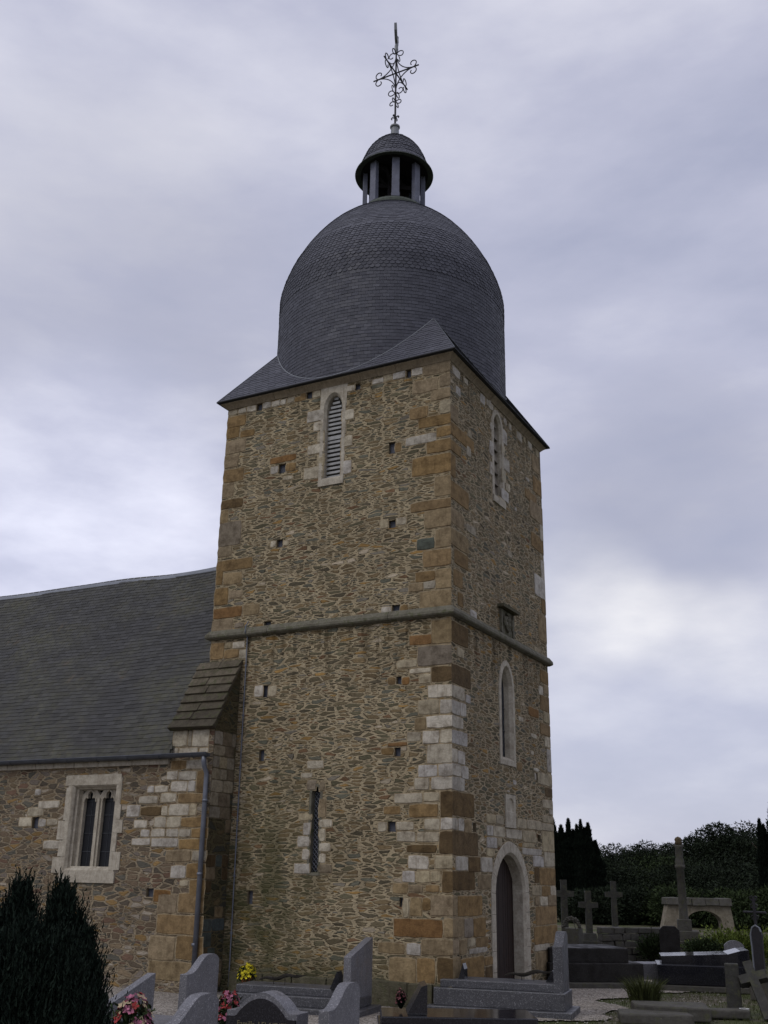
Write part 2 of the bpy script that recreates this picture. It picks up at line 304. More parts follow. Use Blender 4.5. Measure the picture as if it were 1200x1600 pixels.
# ------------------------------------------------------------------ mesh builder
class MB:
    def __init__(s): s.v = []; s.f = []; s.c = []; s.mi = []
    def add(s, verts, faces, col=(1, 1, 1), mi=0):
        o = len(s.v); s.v.extend([tuple(a) for a in verts])
        for f in faces: s.f.append([o+i for i in f]); s.c.append(col); s.mi.append(mi)
        return s
    def face(s, pts, col=(1, 1, 1), mi=0): return s.add(pts, [list(range(len(pts)))], col, mi)
    def box(s, c, d, col=(1, 1, 1), rz=0, mi=0, jit=0, taper=None):
        x, y, z = d[0]/2, d[1]/2, d[2]/2; P = []
        tp = taper or (1, 1)
        for k in (-1, 1):
            for i, j in ((-1, -1), (1, -1), (1, 1), (-1, 1)):
                a, b = i*x*(tp[0] if k > 0 else 1), j*y*(tp[1] if k > 0 else 1)
                P.append((c[0]+a*math.cos(rz)-b*math.sin(rz)+R_.uniform(-jit, jit), c[1]+a*math.sin(rz)+b*math.cos(rz)+R_.uniform(-jit, jit), c[2]+k*z+R_.uniform(-jit, jit)))
        return s.add(P, [[0, 3, 2, 1], [4, 5, 6, 7], [0, 1, 5, 4], [1, 2, 6, 5], [2, 3, 7, 6], [3, 0, 4, 7]], col, mi)
    def tube(s, pts, r, n=6, col=(1, 1, 1), closed_ends=True, mi=0):
        pts = [Vector(p) for p in pts]; rs = r if isinstance(r, (list, tuple)) else [r]*len(pts)
        V = []; F = []; pn = None
        for i, p in enumerate(pts):
            t = (pts[min(i+1, len(pts)-1)]-pts[max(i-1, 0)]).normalized()
            if pn is None: a = Vector((0, 0, 1)) if abs(t.z) < .9 else Vector((1, 0, 0)); pn = (a-t*a.dot(t)).normalized()
            else:
                pn = pn-t*pn.dot(t); pn = pn.normalized() if pn.length > 1e-6 else Vector((1, 0, 0))
            bn = t.cross(pn)
            for k in range(n):
                an = 2*PI*k/n; V.append(p+(pn*math.cos(an)+bn*math.sin(an))*rs[i])
        for i in range(len(pts)-1):
            for k in range(n): F.append([i*n+k, i*n+(k+1) % n, (i+1)*n+(k+1) % n, (i+1)*n+k])
        if closed_ends: F.append(list(range(n))[::-1]); F.append([(len(pts)-1)*n+k for k in range(n)])
        return s.add(V, F, col, mi)
    def lathe(s, c, prof, n=32, col=(1, 1, 1), mi=0):
        V = []; F = []
        for r, z in prof:
            for k in range(n): a = 2*PI*k/n; V.append((c[0]+r*math.cos(a), c[1]+r*math.sin(a), c[2]+z))
        for i in range(len(prof)-1):
            for k in range(n): F.append([i*n+k, i*n+(k+1) % n, (i+1)*n+(k+1) % n, (i+1)*n+k])
        return s.add(V, F, col, mi)
    def prism(s, poly, T, d0, d1, col=(1, 1, 1), mi=0, holes=()):
        """poly in (u, z); T(u, z, d) places it; solid between depth d0 and d1 (d1 is the front)"""
        loops = [poly]+list(holes); flat = [p for l in loops for p in l]
        tri = tessellate_polygon([[Vector((a, b, 0)) for a, b in l] for l in loops])
        F3 = [list(t) for t in tri]
        s.add([T(a, b, d1) for a, b in flat], F3, col, mi)
        if d0 is not None:
            s.add([T(a, b, d0) for a, b in flat], F3, col, mi)
            for l in loops:
                n = len(l); V = [T(a, b, d1) for a, b in l]+[T(a, b, d0) for a, b in l]
                s.add(V, [[i, (i+1) % n, n+(i+1) % n, n+i] for i in range(n)], col, mi)
        return s
    def ball(s, c, r, n=8, col=(1, 1, 1), mi=0):
        rr = r if isinstance(r, (tuple, list)) else (r, r, r); V = []; F = []
        for i in range(n+1):
            t = PI*i/n
            for k in range(n*2):
                a = PI*k/n; V.append((c[0]+rr[0]*math.sin(t)*math.cos(a), c[1]+rr[1]*math.sin(t)*math.sin(a), c[2]+rr[2]*math.cos(t)))
        m_ = n*2
        for i in range(n):
            for k in range(m_): F.append([i*m_+k, i*m_+(k+1) % m_, (i+1)*m_+(k+1) % m_, (i+1)*m_+k])
        return s.add(V, F, col, mi)
    def build(s, name, mat, parent=None, smooth=False, wob=0, bevel=0):
        me = bpy.data.meshes.new(name)
        V = np.array(s.v, dtype=float)
        me.from_pydata(V.tolist(), [], s.f)
        mats = mat if isinstance(mat, (list, tuple)) else [mat]
        for x in mats: me.materials.append(x)
        if len(mats) > 1: me.polygons.foreach_set('material_index', s.mi)
        uv = me.uv_layers.new(name='UVMap'); ca = me.color_attributes.new('col', 'FLOAT_COLOR', 'CORNER')
        nl = len(me.loops); U = np.zeros((nl, 2)); Cc = np.ones((nl, 4)); k = 0
        nor = np.zeros(len(me.polygons)*3); me.polygons.foreach_get('normal', nor); nor = np.abs(nor.reshape(-1, 3))
        for f, c, no in zip(s.f, s.c, nor):
            P = V[f]; n_ = len(f)
            if no[1] >= no[0] and no[1] >= no[2]*.6: U[k:k+n_] = P[:, [0, 2]]
            elif no[0] >= no[2]*.6: U[k:k+n_] = P[:, [1, 2]]+[40, 0]
            else: U[k:k+n_] = P[:, [0, 1]]+[0, 80]
            Cc[k:k+n_, :3] = c; k += n_
        me.uv_layers[0].data.foreach_set('uv', U.ravel()); me.color_attributes['col'].data.foreach_set('color', Cc.ravel())
        if smooth: me.polygons.foreach_set('use_smooth', [True]*len(me.polygons))
        me.update()
        o = bpy.data.objects.new(name, me); COL.objects.link(o)
        if parent: o.parent = parent
        if bevel:
            b = o.modifiers.new('bevel', 'BEVEL'); b.width = bevel; b.segments = 2; b.limit_method = 'ANGLE'
        return o
def build_quads(name, Q, rnd, mat, parent=None):
    """many small leaf quads as one mesh: Q is (n, 4, 3), rnd a tone per leaf"""
    n = len(Q); me = bpy.data.meshes.new(name); me.vertices.add(n*4); me.vertices.foreach_set('co', Q.reshape(-1))
    me.loops.add(n*4); me.loops.foreach_set('vertex_index', np.arange(n*4, dtype=np.int32))
    me.polygons.add(n); me.polygons.foreach_set('loop_start', np.arange(0, n*4, 4, dtype=np.int32)); me.polygons.foreach_set('loop_total', np.full(n, 4, dtype=np.int32))
    me.materials.append(mat); me.update(calc_edges=True)
    me.color_attributes.new('col', 'FLOAT_COLOR', 'CORNER'); C4 = np.ones((n*4, 4)); C4[:, 0] = np.repeat(rnd, 4)
    me.color_attributes['col'].data.foreach_set('color', C4.ravel()); me.validate(); me.update()
    o = bpy.data.objects.new(name, me); COL.objects.link(o)
    if parent: o.parent = parent
    return o
def leaf_array(cen, d, size, rr, elong=1.4):
    n = len(cen); d = d/(np.linalg.norm(d, axis=1)[:, None]+1e-9); t = np.cross(d, rr.rand(n, 3)-.5); t /= (np.linalg.norm(t, axis=1)[:, None]+1e-9)
    s = (size*(.6+.8*rr.rand(n)))[:, None]
    return np.stack([cen-t*s*.5, cen+d*s*elong*.5-t*s*.12, cen+d*s*elong, cen+t*s*.5], 1)
def tag(o, label=None, cat=None, group=None, kind=None):
    if label: o['label'] = label
    if cat: o['category'] = cat
    if group: o['group'] = group
    if kind: o['kind'] = kind
    return o
def empty(name, loc=(0, 0, 0)):
    o = bpy.data.objects.new(name, None); o.location = loc; COL.objects.link(o); return o
def reparent(root):
    """children were modelled in world space under a root that is not at the origin"""
    for c in root.children: c.matrix_parent_inverse = Matrix.Translation(-root.location)
# ================================================================== CHURCH
W, D, ZS, ZC = 5.464, 5.291, 6.60, 11.86
DC = Vector((-2.69, 2.53, 0))
church = empty('church')
tag(church, 'rubble stone church with slated bulbous dome on its tall square tower', 'church')
FL = lambda u, z, d=0.: (u, -d, z)
FR = lambda u, z, d=0.: (d, u, z)
ND = -.72
FN = lambda u, z, d=0.: (u, ND-d, z)
XB = -4.66
FB = lambda u, z, d=0.: (XB+d, u, z)
def arch(u0, u1, z0, zt, rise, kind='round', n=10):
    """closed outline, anticlockwise: bottom left, bottom right, right side, arch, left side"""
    c, h = (u0+u1)/2, (u1-u0)/2; P = [(u0, z0), (u1, z0)]; zs = zt-rise
    if kind == 'round':
        for i in range(n+1): a = PI*i/n; P.append((c+h*math.cos(a), zs+rise*math.sin(a)))
    else:
        for i in range(n//2+1):
            t = i/(n//2); a = t*PI/2; P.append((c+h*max(0, math.cos(a))**1.06, zs+rise*(1-(1-math.sin(a))**.95)))
        for q in reversed(P[2:-1]): P.append((2*c-q[0], q[1]))
    return P
def quad(u0, u1, z0, z1): return [(u0, z0), (u1, z0), (u1, z1), (u0, z1)]

BL_L = '''-0.60,0.00,11.61,11.85,y -1.30,-1.00,11.68,11.85,w -0.86,-0.60,11.67,11.84,w -1.78,-1.50,11.68,11.81,w -1.50,-1.30,11.70,11.84,t -0.98,-0.86,11.67,11.85,P -0.23,0.00,11.29,11.57,y -0.83,-0.26,11.25,11.53,y -0.42,0.00,11.02,11.26,y -0.23,0.00,10.69,11.00,t -0.90,-0.48,10.69,10.95,o -0.70,0.00,10.46,10.69,o -0.30,0.00,10.21,10.42,o -0.98,-0.30,10.14,10.33,w -0.51,0.00,9.89,10.15,o -0.83,0.00,9.45,9.85,o -0.34,0.00,8.96,9.38,y -1.36,-1.21,10.05,10.30,P -1.21,-1.07,10.05,10.26,o -0.85,0.00,8.71,8.91,o -0.55,0.00,8.34,8.71,y -0.32,0.00,7.92,8.30,y -0.71,-0.34,7.93,8.16,G -0.58,0.00,7.56,7.90,o -0.32,0.00,7.12,7.51,y -0.74,-0.32,7.30,7.50,o -0.88,-0.57,7.12,7.29,y -0.57,-0.32,7.14,7.30,t -0.64,0.00,6.72,7.10,y -1.46,-1.24,6.73,6.89,w -1.05,-0.89,6.73,6.89,o -1.33,-1.18,8.47,8.63,P -1.23,-1.06,6.75,6.91,P -1.53,-1.34,8.48,8.67,t -1.17,-0.94,8.50,8.66,t -0.40,0.00,6.08,6.53,y -0.86,-0.39,6.09,6.28,r -0.68,0.00,5.69,6.06,g -0.84,-0.41,5.57,5.66,w -0.64,-0.40,5.37,5.55,t -0.40,0.00,5.38,5.66,b -1.11,-0.69,5.69,5.83,t -0.47,0.00,5.10,5.33,w -0.66,-0.24,4.81,5.07,t -0.23,0.00,4.81,5.06,w -0.50,0.00,4.56,4.78,w -0.73,-0.50,4.53,4.76,y -0.57,-0.24,4.28,4.52,w -0.88,-0.60,4.34,4.51,t -0.23,0.00,4.29,4.53,w -0.48,0.00,3.94,4.27,w -1.12,-1.01,5.40,5.54,P -1.14,-1.01,4.09,4.25,P -1.29,-1.13,5.39,5.53,o -1.00,-0.84,5.37,5.51,r -1.28,-0.87,4.27,4.34,r -1.41,-1.15,4.12,4.25,o -0.65,-0.28,3.71,3.92,w -0.26,0.00,3.71,3.93,w -0.73,-0.43,3.49,3.70,t -0.40,0.00,3.49,3.71,w -1.12,-0.57,3.27,3.44,t -0.55,-0.24,3.29,3.45,t -0.83,-0.26,3.03,3.25,o -1.33,-1.00,3.08,3.22,o -0.22,0.00,3.03,3.47,b -0.53,-0.23,2.81,3.01,w -0.22,0.00,2.82,3.02,w -1.45,-1.26,2.79,2.95,w -1.08,-0.73,2.81,2.96,t -1.07,-0.70,2.62,2.79,w -0.68,-0.24,2.62,2.78,t -0.87,-0.29,2.44,2.57,b -0.24,0.00,2.42,2.80,b -0.83,-0.44,2.17,2.39,w -0.32,0.00,2.18,2.40,t -0.95,-0.70,1.95,2.14,w -0.69,-0.42,1.95,2.14,t -0.41,-0.22,1.97,2.14,t -0.19,0.00,1.80,2.15,b -1.25,-1.09,2.79,2.96,P -0.50,-0.23,1.80,1.92,o -0.83,-0.54,1.79,1.91,y -1.13,-0.83,1.77,1.94,y -0.93,-0.81,1.38,1.70,t -0.79,-0.56,1.41,1.72,y -0.56,-0.40,1.51,1.71,o -0.40,0.00,1.43,1.75,y -1.10,-0.17,1.08,1.37,r -0.16,0.00,1.10,1.40,y -0.86,-0.58,0.80,0.99,w -1.40,-0.88,0.81,0.98,y -0.57,0.00,0.82,1.06,y -1.18,-0.67,0.36,0.75,y -0.65,-0.32,0.38,0.77,o -0.28,0.00,0.40,0.79,b -1.00,-0.93,1.55,1.70,P -5.46,-5.20,11.71,11.82,t -5.19,-4.97,11.70,11.83,w -4.95,-4.70,11.69,11.84,w -4.53,-4.31,11.69,11.84,w -4.30,-4.07,11.68,11.83,w -4.07,-3.91,11.68,11.82,w -3.89,-3.70,11.70,11.83,t -3.69,-3.40,11.68,11.81,o -4.69,-4.54,11.68,11.85,P -5.46,-4.96,11.40,11.67,o -5.46,-5.11,11.13,11.41,o -5.09,-4.70,11.10,11.27,o -5.46,-4.92,10.76,11.07,y -5.46,-5.09,10.43,10.74,y -5.46,-4.92,10.08,10.39,o -5.46,-5.16,9.74,10.06,y -5.46,-4.89,9.47,9.68,b -5.46,-5.26,9.14,9.46,y -4.24,-3.58,10.32,10.47,r -4.22,-4.02,10.09,10.27,w -3.83,-3.57,10.08,10.27,o -4.02,-3.83,10.08,10.29,P -3.90,-3.64,9.89,9.98,t -5.46,-4.89,8.62,9.16,g -5.46,-5.09,8.38,8.62,g -5.46,-4.54,8.06,8.30,o -5.46,-5.28,7.77,8.09,o -5.26,-4.79,7.75,8.01,y -5.46,-5.11,7.33,7.70,o -5.09,-4.76,7.44,7.60,y -5.46,-4.73,7.04,7.26,r -4.70,-4.29,7.04,7.27,y -5.46,-4.94,6.70,7.01,y -4.89,-4.66,6.80,6.91,g -3.96,-3.81,8.42,8.59,P -4.16,-3.99,6.73,6.87,P -4.11,-3.97,8.44,8.58,w -3.80,-3.65,8.43,8.55,t -4.35,-4.18,6.73,6.84,o -5.46,-5.11,6.18,6.53,o -5.12,-4.94,6.38,6.51,t -4.91,-4.60,6.37,6.51,w -5.11,-4.74,6.18,6.36,o -4.73,-4.53,6.15,6.34,w -3.35,-2.94,11.12,11.38,w -3.18,-2.93,10.89,11.10,w -3.07,-2.89,10.61,10.87,t -3.31,-2.89,10.37,10.58,w -3.05,-2.88,10.07,10.34,t -3.37,-2.89,9.81,10.08,t -2.49,-2.19,11.00,11.24,w -2.48,-2.37,10.69,11.00,t -2.49,-2.21,10.40,10.64,w -2.48,-2.39,10.09,10.40,w -2.47,-2.22,9.79,10.08,w -3.23,-3.03,11.68,11.84,w -3.54,-3.41,11.72,11.86,o -3.40,-3.25,11.70,11.88,P -2.39,-2.19,11.64,11.79,w -2.20,-2.06,11.65,11.79,P -2.97,-2.76,3.53,3.72,g -2.70,-2.58,3.51,3.68,g -3.11,-2.86,3.75,3.85,t -3.12,-2.84,2.99,3.11,t -3.02,-2.85,2.73,2.96,w -3.13,-2.86,2.52,2.72,w -3.02,-2.86,2.30,2.49,w -3.18,-2.84,2.06,2.24,w -2.67,-2.39,2.86,3.01,w -2.67,-2.53,2.62,2.84,w -2.66,-2.42,2.44,2.59,w -2.66,-2.51,2.25,2.41,w -2.66,-2.37,2.08,2.23,g -2.69,-2.53,3.04,3.38,y -4.30,-4.08,5.34,5.58,w -3.97,-3.77,5.33,5.55,t -4.11,-3.96,5.33,5.57,P -4.10,-3.98,4.10,4.31,P -2.99,-2.62,3.92,4.07,t -4.18,-4.06,1.51,1.74,P'''
BL_R = '''0.11,0.48,11.60,11.80,w 0.00,0.39,10.55,10.90,y 0.00,1.17,10.24,10.52,o 0.00,0.50,9.90,10.13,o 0.00,0.24,9.37,9.84,o 0.26,0.50,11.23,11.43,w 0.77,0.99,10.08,10.30,w 0.86,1.08,10.52,10.69,t 0.67,0.89,11.65,11.79,w 1.54,1.81,11.60,11.82,w 0.00,0.86,8.90,9.28,o 0.00,0.63,8.41,8.72,y 0.00,0.83,7.97,8.31,y 0.16,0.80,7.64,7.94,o 0.11,0.53,7.20,7.53,o 0.73,1.19,8.45,8.63,t 0.30,0.55,6.85,7.12,o 0.87,1.19,6.74,6.93,w 0.00,0.76,6.11,6.51,b 0.23,0.55,5.87,6.06,t 0.00,0.87,5.36,5.72,b 0.00,0.58,5.09,5.33,w 0.61,0.85,5.08,5.24,w 0.00,0.36,4.80,5.06,w 0.38,0.65,4.81,5.06,w 0.00,0.50,4.57,4.78,w 0.00,0.69,4.28,4.53,w 0.00,0.23,3.96,4.20,w 0.25,0.58,3.95,4.19,w 0.00,0.39,3.73,3.95,w 0.41,0.72,3.71,3.94,w 0.00,0.55,3.49,3.72,w 0.00,0.97,3.06,3.47,b 0.00,0.23,2.82,3.02,w 0.26,0.51,2.81,3.03,w 0.51,0.84,2.79,3.02,y 0.00,1.12,2.41,2.81,b 0.14,0.66,2.16,2.39,w 0.68,1.21,2.14,2.40,b 1.24,1.79,2.14,2.40,w 0.00,0.96,1.84,2.15,b 1.10,1.70,1.85,2.10,y 0.91,1.06,2.80,2.98,P 0.21,1.28,1.42,1.75,o 0.00,0.17,1.44,1.75,y 0.00,0.45,1.10,1.40,y 0.48,0.87,1.08,1.39,g 0.87,1.42,1.07,1.38,o 0.61,0.95,0.93,1.07,t 0.98,1.53,0.90,1.06,o 0.67,1.48,0.81,0.90,w 0.00,0.25,0.84,1.07,y 0.27,0.58,0.82,1.06,y 0.33,1.32,0.37,0.76,o 0.00,0.31,0.42,0.80,y 1.35,1.87,0.59,0.73,o 1.39,1.88,0.32,0.57,b 1.54,1.99,3.00,3.17,t 2.01,2.40,3.00,3.18,t 3.10,3.64,2.99,3.16,t 3.66,4.55,2.99,3.17,t 1.53,1.85,2.78,2.97,w 1.86,2.45,2.78,2.97,w 2.49,3.35,2.77,2.95,w 3.40,4.19,2.73,2.95,t 4.28,4.47,2.77,2.90,P 4.56,5.29,2.58,2.99,t 4.54,5.29,3.00,3.15,t 4.61,5.29,3.16,3.31,t 5.03,5.29,3.34,3.46,w 4.64,5.29,3.46,3.63,t 4.82,5.29,3.70,3.90,b 5.00,5.29,3.98,4.20,t 3.95,4.60,2.27,2.48,w 4.63,5.29,2.28,2.57,w 4.33,5.29,1.92,2.25,o 4.02,4.31,1.96,2.27,b 3.86,4.42,1.72,1.91,t 4.42,4.96,1.71,1.90,o 4.96,5.29,1.71,1.90,w 3.37,4.50,2.49,2.62,w 3.38,4.07,2.63,2.72,t 1.53,2.03,2.57,2.76,w 2.07,2.28,2.61,2.76,t 1.52,1.91,2.42,2.56,t 2.94,3.12,3.80,3.90,w 2.62,2.75,3.63,3.67,w 4.20,4.30,4.00,4.14,w 4.30,4.45,4.01,4.15,P 4.02,5.29,1.16,1.51,o 3.91,5.29,0.81,1.14,o 4.78,5.29,1.51,1.73,y 4.29,4.76,1.52,1.70,w 4.01,4.25,1.53,1.71,y 3.89,4.77,0.69,0.81,t 3.95,4.82,0.31,0.67,y 4.69,5.15,11.19,11.60,y 4.70,5.29,10.65,11.06,o 4.42,5.29,9.93,10.38,y 4.13,4.90,10.31,10.55,o 4.46,5.29,9.22,9.58,o 4.95,5.18,11.64,11.82,t 5.07,5.29,9.54,9.95,w 4.22,4.44,10.75,10.85,w 3.43,3.56,9.75,9.85,w 3.22,3.37,11.67,11.79,w 3.71,4.03,11.60,11.81,w 4.14,4.27,11.67,11.82,t 4.46,4.71,11.67,11.84,w 5.06,5.29,8.61,9.07,w 4.58,5.29,8.11,8.62,w 5.02,5.29,7.77,8.12,o 4.76,5.29,7.11,7.72,y 4.44,5.03,6.72,6.89,t 4.09,4.34,6.69,6.82,t 2.93,3.21,8.55,8.70,t 4.76,5.29,6.15,6.44,o 4.94,5.29,5.92,6.12,y 4.70,5.29,5.53,5.87,o 4.88,5.29,5.28,5.53,t 4.64,5.29,5.00,5.25,o 4.90,5.29,4.76,4.98,w 5.02,5.29,4.23,4.73,w 4.39,5.29,3.93,4.17,t 4.62,4.91,5.85,6.05,w 3.20,3.48,4.10,4.27,o 3.95,4.58,5.31,5.50,r 3.34,3.62,5.11,5.21,w 4.03,4.38,4.85,4.95,w 4.00,4.19,4.49,4.59,w 4.16,4.46,4.17,4.25,w 2.01,2.26,10.57,10.91,w 2.01,2.25,10.12,10.42,w 2.08,2.29,11.18,11.36,w 2.78,3.05,11.13,11.48,w 2.76,3.18,10.52,10.83,w 2.68,2.94,10.19,10.50,t 2.92,3.17,10.05,10.26,w 2.65,3.08,9.77,10.03,w 2.43,2.90,9.55,9.78,w 2.71,2.93,10.84,11.08,t 2.04,2.15,11.78,11.94,w 2.90,3.07,11.64,11.81,w 3.21,3.37,11.63,11.79,w 1.89,2.27,11.66,11.83,w'''
BL_N = '''-5.65,-5.28,3.92,4.09,o -5.28,-4.77,3.92,4.08,w -5.74,-5.47,3.72,3.89,w -5.45,-5.01,3.71,3.88,w -4.99,-4.74,3.47,3.88,o -5.61,-5.21,3.50,3.69,w -5.20,-5.01,3.49,3.70,w -5.41,-4.71,3.29,3.46,o -5.84,-5.46,3.31,3.48,w -6.19,-6.01,3.49,3.62,w -6.00,-5.67,3.49,3.62,w -6.37,-5.90,3.29,3.43,w -6.66,-6.32,3.04,3.27,w -6.30,-5.79,3.06,3.23,b -5.79,-5.63,3.06,3.24,w -5.61,-5.13,3.06,3.27,w -5.12,-4.95,3.06,3.26,t -5.94,-5.66,2.84,3.04,w -5.64,-5.30,2.84,3.04,w -5.29,-4.67,2.85,3.02,o -6.00,-5.66,2.67,2.82,w -5.63,-5.34,2.67,2.82,w -5.33,-5.04,2.67,2.82,t -5.03,-4.65,2.65,2.83,o -6.44,-6.11,2.83,2.98,w -6.25,-6.04,2.67,2.81,w -6.46,-6.00,2.52,2.65,w -5.97,-5.32,2.49,2.65,w -5.30,-4.66,2.45,2.63,o -5.59,-4.99,2.23,2.43,y -4.98,-4.64,2.25,2.43,t -5.45,-5.09,1.94,2.16,w -5.08,-4.64,1.94,2.20,o -5.21,-5.00,1.80,1.91,t -4.98,-4.63,1.64,1.92,o -5.69,-5.24,1.33,1.66,y -5.21,-4.63,1.35,1.68,o -5.67,-4.62,0.98,1.30,o -5.80,-5.21,0.53,0.93,y -5.18,-4.58,0.56,0.95,o -5.78,-4.59,0.20,0.51,y -9.05,-8.46,3.23,3.38,w -9.33,-8.88,3.08,3.25,w -9.54,-9.18,2.87,3.06,w -9.17,-8.98,2.84,3.06,P -8.98,-8.78,2.87,3.02,w -8.75,-8.45,2.89,3.02,t -8.77,-8.33,2.44,2.60,w -5.99,-5.81,1.60,1.75,P -5.81,-5.40,1.51,1.73,r -9.19,-9.01,3.49,3.62,w -5.65,-5.30,4.35,4.68,w -5.28,-5.19,4.34,4.66,t -5.18,-4.78,4.33,4.68,w -5.67,-5.50,4.21,4.33,w -5.49,-5.03,4.19,4.32,w -4.99,-4.77,4.20,4.31,w'''

def parse(s):
    o = []
    for it in s.split():
        a = it.split(','); o.append((*[float(q) for q in a[:4]], a[4]))
    return o
BL, BR, BN = parse(BL_L), parse(BL_R), parse(BL_N)
PAL = {'w': (.43, .39, .315), 't': (.36, .31, .215), 'y': (.25, .190, .110), 'o': (.225, .150, .068), 'b': (.115, .076, .034), 'g': (.215, .175, .12), 'r': (.20, .110, .042), 'G': (.10, .115, .10)}
MORT = (.33, .262, .162)
def blocks(mb, F, data, eps=.0):
    k = 0
    for (a, b, z0, z1, c) in data:
        if c == 'P' or b-a < .04 or z1-z0 < .03: continue
        k += 1; wv = R_.uniform(.86, 1.16); base = PAL[c]
        hue = R_.uniform(-.10, .10)
        col = (base[0]*wv*(1+hue*.3), base[1]*wv, base[2]*wv*(1-hue))
        ca, cb = a, b
        at0 = abs(b) < .001 or abs(a) < .001                       # touches the tower's near corner
        # outline with worn, slightly wandering edges
        def edge(p, q, n):
            return [(p[0]+(q[0]-p[0])*i/n, p[1]+(q[1]-p[1])*i/n) for i in range(n)]
        nu = max(2, int((b-a)/.12)); nz = max(2, int((z1-z0)/.12))
        P = edge((a, z0), (b, z0), nu)+edge((b, z0), (b, z1), nz)+edge((b, z1), (a, z1), nu)+edge((a, z1), (a, z0), nz)
        cu, cz = (a+b)/2, (z0+z1)/2; j = .008
        Q = []
        for (u, z) in P:
            corner = abs(abs(u-cu)-(b-a)/2) < 1e-4 and abs(abs(z-cz)-(z1-z0)/2) < 1e-4
            sh = .009 if corner else 0
            du = R_.uniform(-j, j)-sh*(1 if u > cu else -1); dz = R_.uniform(-j, j)-sh*(1 if z > cz else -1)
            if abs(u) < .001: du = 0
            if abs(u+W) < .001 or abs(u-D) < .004: du = 0
            Q.append((u+du, z+dz))
        pr_ = .012+R_.uniform(-.003, .004)+eps
        def off(u, lo=1):                                             # at the arris run on to the neighbouring face
            return u
        def T(u, z, ins, d):
            uu = cu+(u-cu)*(1-ins/max(.02, (b-a)/2)); zz = cz+(z-cz)*(1-ins/max(.02, (z1-z0)/2))
            if abs(u) < .001: uu = d if b <= .001 else -d
            return F(uu, zz, d)
        n = len(Q); V = []
        lev = [(-.014, .0012+.00002*k+eps, MORT), (0., .002+eps, MORT), (.009, pr_, col)]
        for ins, d, _ in lev: V += [T(u, z, ins, d) for u, z in Q]
        c0 = T(cu, cz, 0, pr_+.003)
        V.append(c0)
        for L_ in range(2):
            mb.add(V, [[L_*n+i, L_*n+(i+1) % n, (L_+1)*n+(i+1) % n, (L_+1)*n+i] for i in range(n)], MORT if L_ == 0 else tuple(x*.86 for x in col))
        mb.add(V, [[2*n+i, 2*n+(i+1) % n, 3*n] for i in range(n)], col)

def putlog(F, a, b, z0, z1, parent=church, depth=.07):
    mb = MB(); o = quad(a, b, z0, z1)
    V = [F(u, z, 0.) for u, z in o]+[F(u, z, -depth) for u, z in o]
    mb.add(V, [[i, (i+1) % 4, 4+(i+1) % 4, 4+i] for i in range(4)], (.2, .16, .1), 0)
    mb.face([F(u, z, -depth) for u, z in o], (1, 1, 1), 1)
    return mb.build('putlog_hole', [MBLK, MHOLE], parent)

# openings ---------------------------------------------------------
belL = arch(-2.92, -2.48, 9.76, 11.70, .34, 'gothic')
loopL = arch(-2.86, -2.67, 2.08, 3.60, .12, 'round', 6)
belR = arch(2.27, 2.73, 9.74, 11.68, .36, 'gothic')
lanR = arch(2.39, 2.99, 4.27, 6.12, .50, 'gothic')
doorR = arch(1.92, 3.44, .12, 2.50, .72, 'gothic', 16)
plL = [b for b in BL if b[4] == 'P']; plR = [b for b in BR if b[4] == 'P']; plN = [b for b in BN if b[4] == 'P']
mb = MB()
mb.prism(quad(-W, 0, -.3, ZC+.1), FL, None, 0, holes=[belL, loopL]+[quad(*b[:4]) for b in plL])
mb.prism(quad(-W, 0, -.3, ZC+.1), lambda u, z, d=0: (u, D, z), None, 0)
mb.prism(quad(0, D, -.3, ZC+.1), lambda u, z, d=0: (-W, u, z), None, 0)
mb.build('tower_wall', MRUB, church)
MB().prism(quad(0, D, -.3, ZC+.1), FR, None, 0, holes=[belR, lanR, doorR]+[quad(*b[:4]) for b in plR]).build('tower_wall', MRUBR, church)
for b in plL: putlog(FL, *b[:4])
for b in plR: putlog(FR, *b[:4])
# dark rooms behind the openings
mb = MB(); mb.box((-W/2, D/2, 6.2), (W-.9, D-.9, 12.2)); mb.build('tower_core', MVOID, church)

mb = MB(); blocks(mb, FL, BL); blocks(mb, FR, BR)
# plain dressed arrises where courses were not individually traceable
mb.build('corner_stones', MBLK, church)
mb = MB(); blocks(mb, FN, BN, .003); mb.build('corner_stones', MBLK, church)

# plinth stones along the foot of the tower
mb = MB(); u = -4.4
while u < .0:
    l = R_.uniform(.45, .8); e_ = min(u+l, .06)
    mb.box(((u+e_)/2, -.05, .12), (e_-u-.015, .14, .50+R_.uniform(-.03, .03)), tuple(c*R_.uniform(.8, 1.2) for c in (.1, .09, .06)), jit=.012); u += l
u = 0.09
while u < 1.8:
    l = R_.uniform(.45, .7); mb.box((.045, u+l/2, .06), (.13, l-.015, .34), (.1, .09, .06), jit=.012); u += l
mb.build('plinth', MPLINTH, church, bevel=.012)

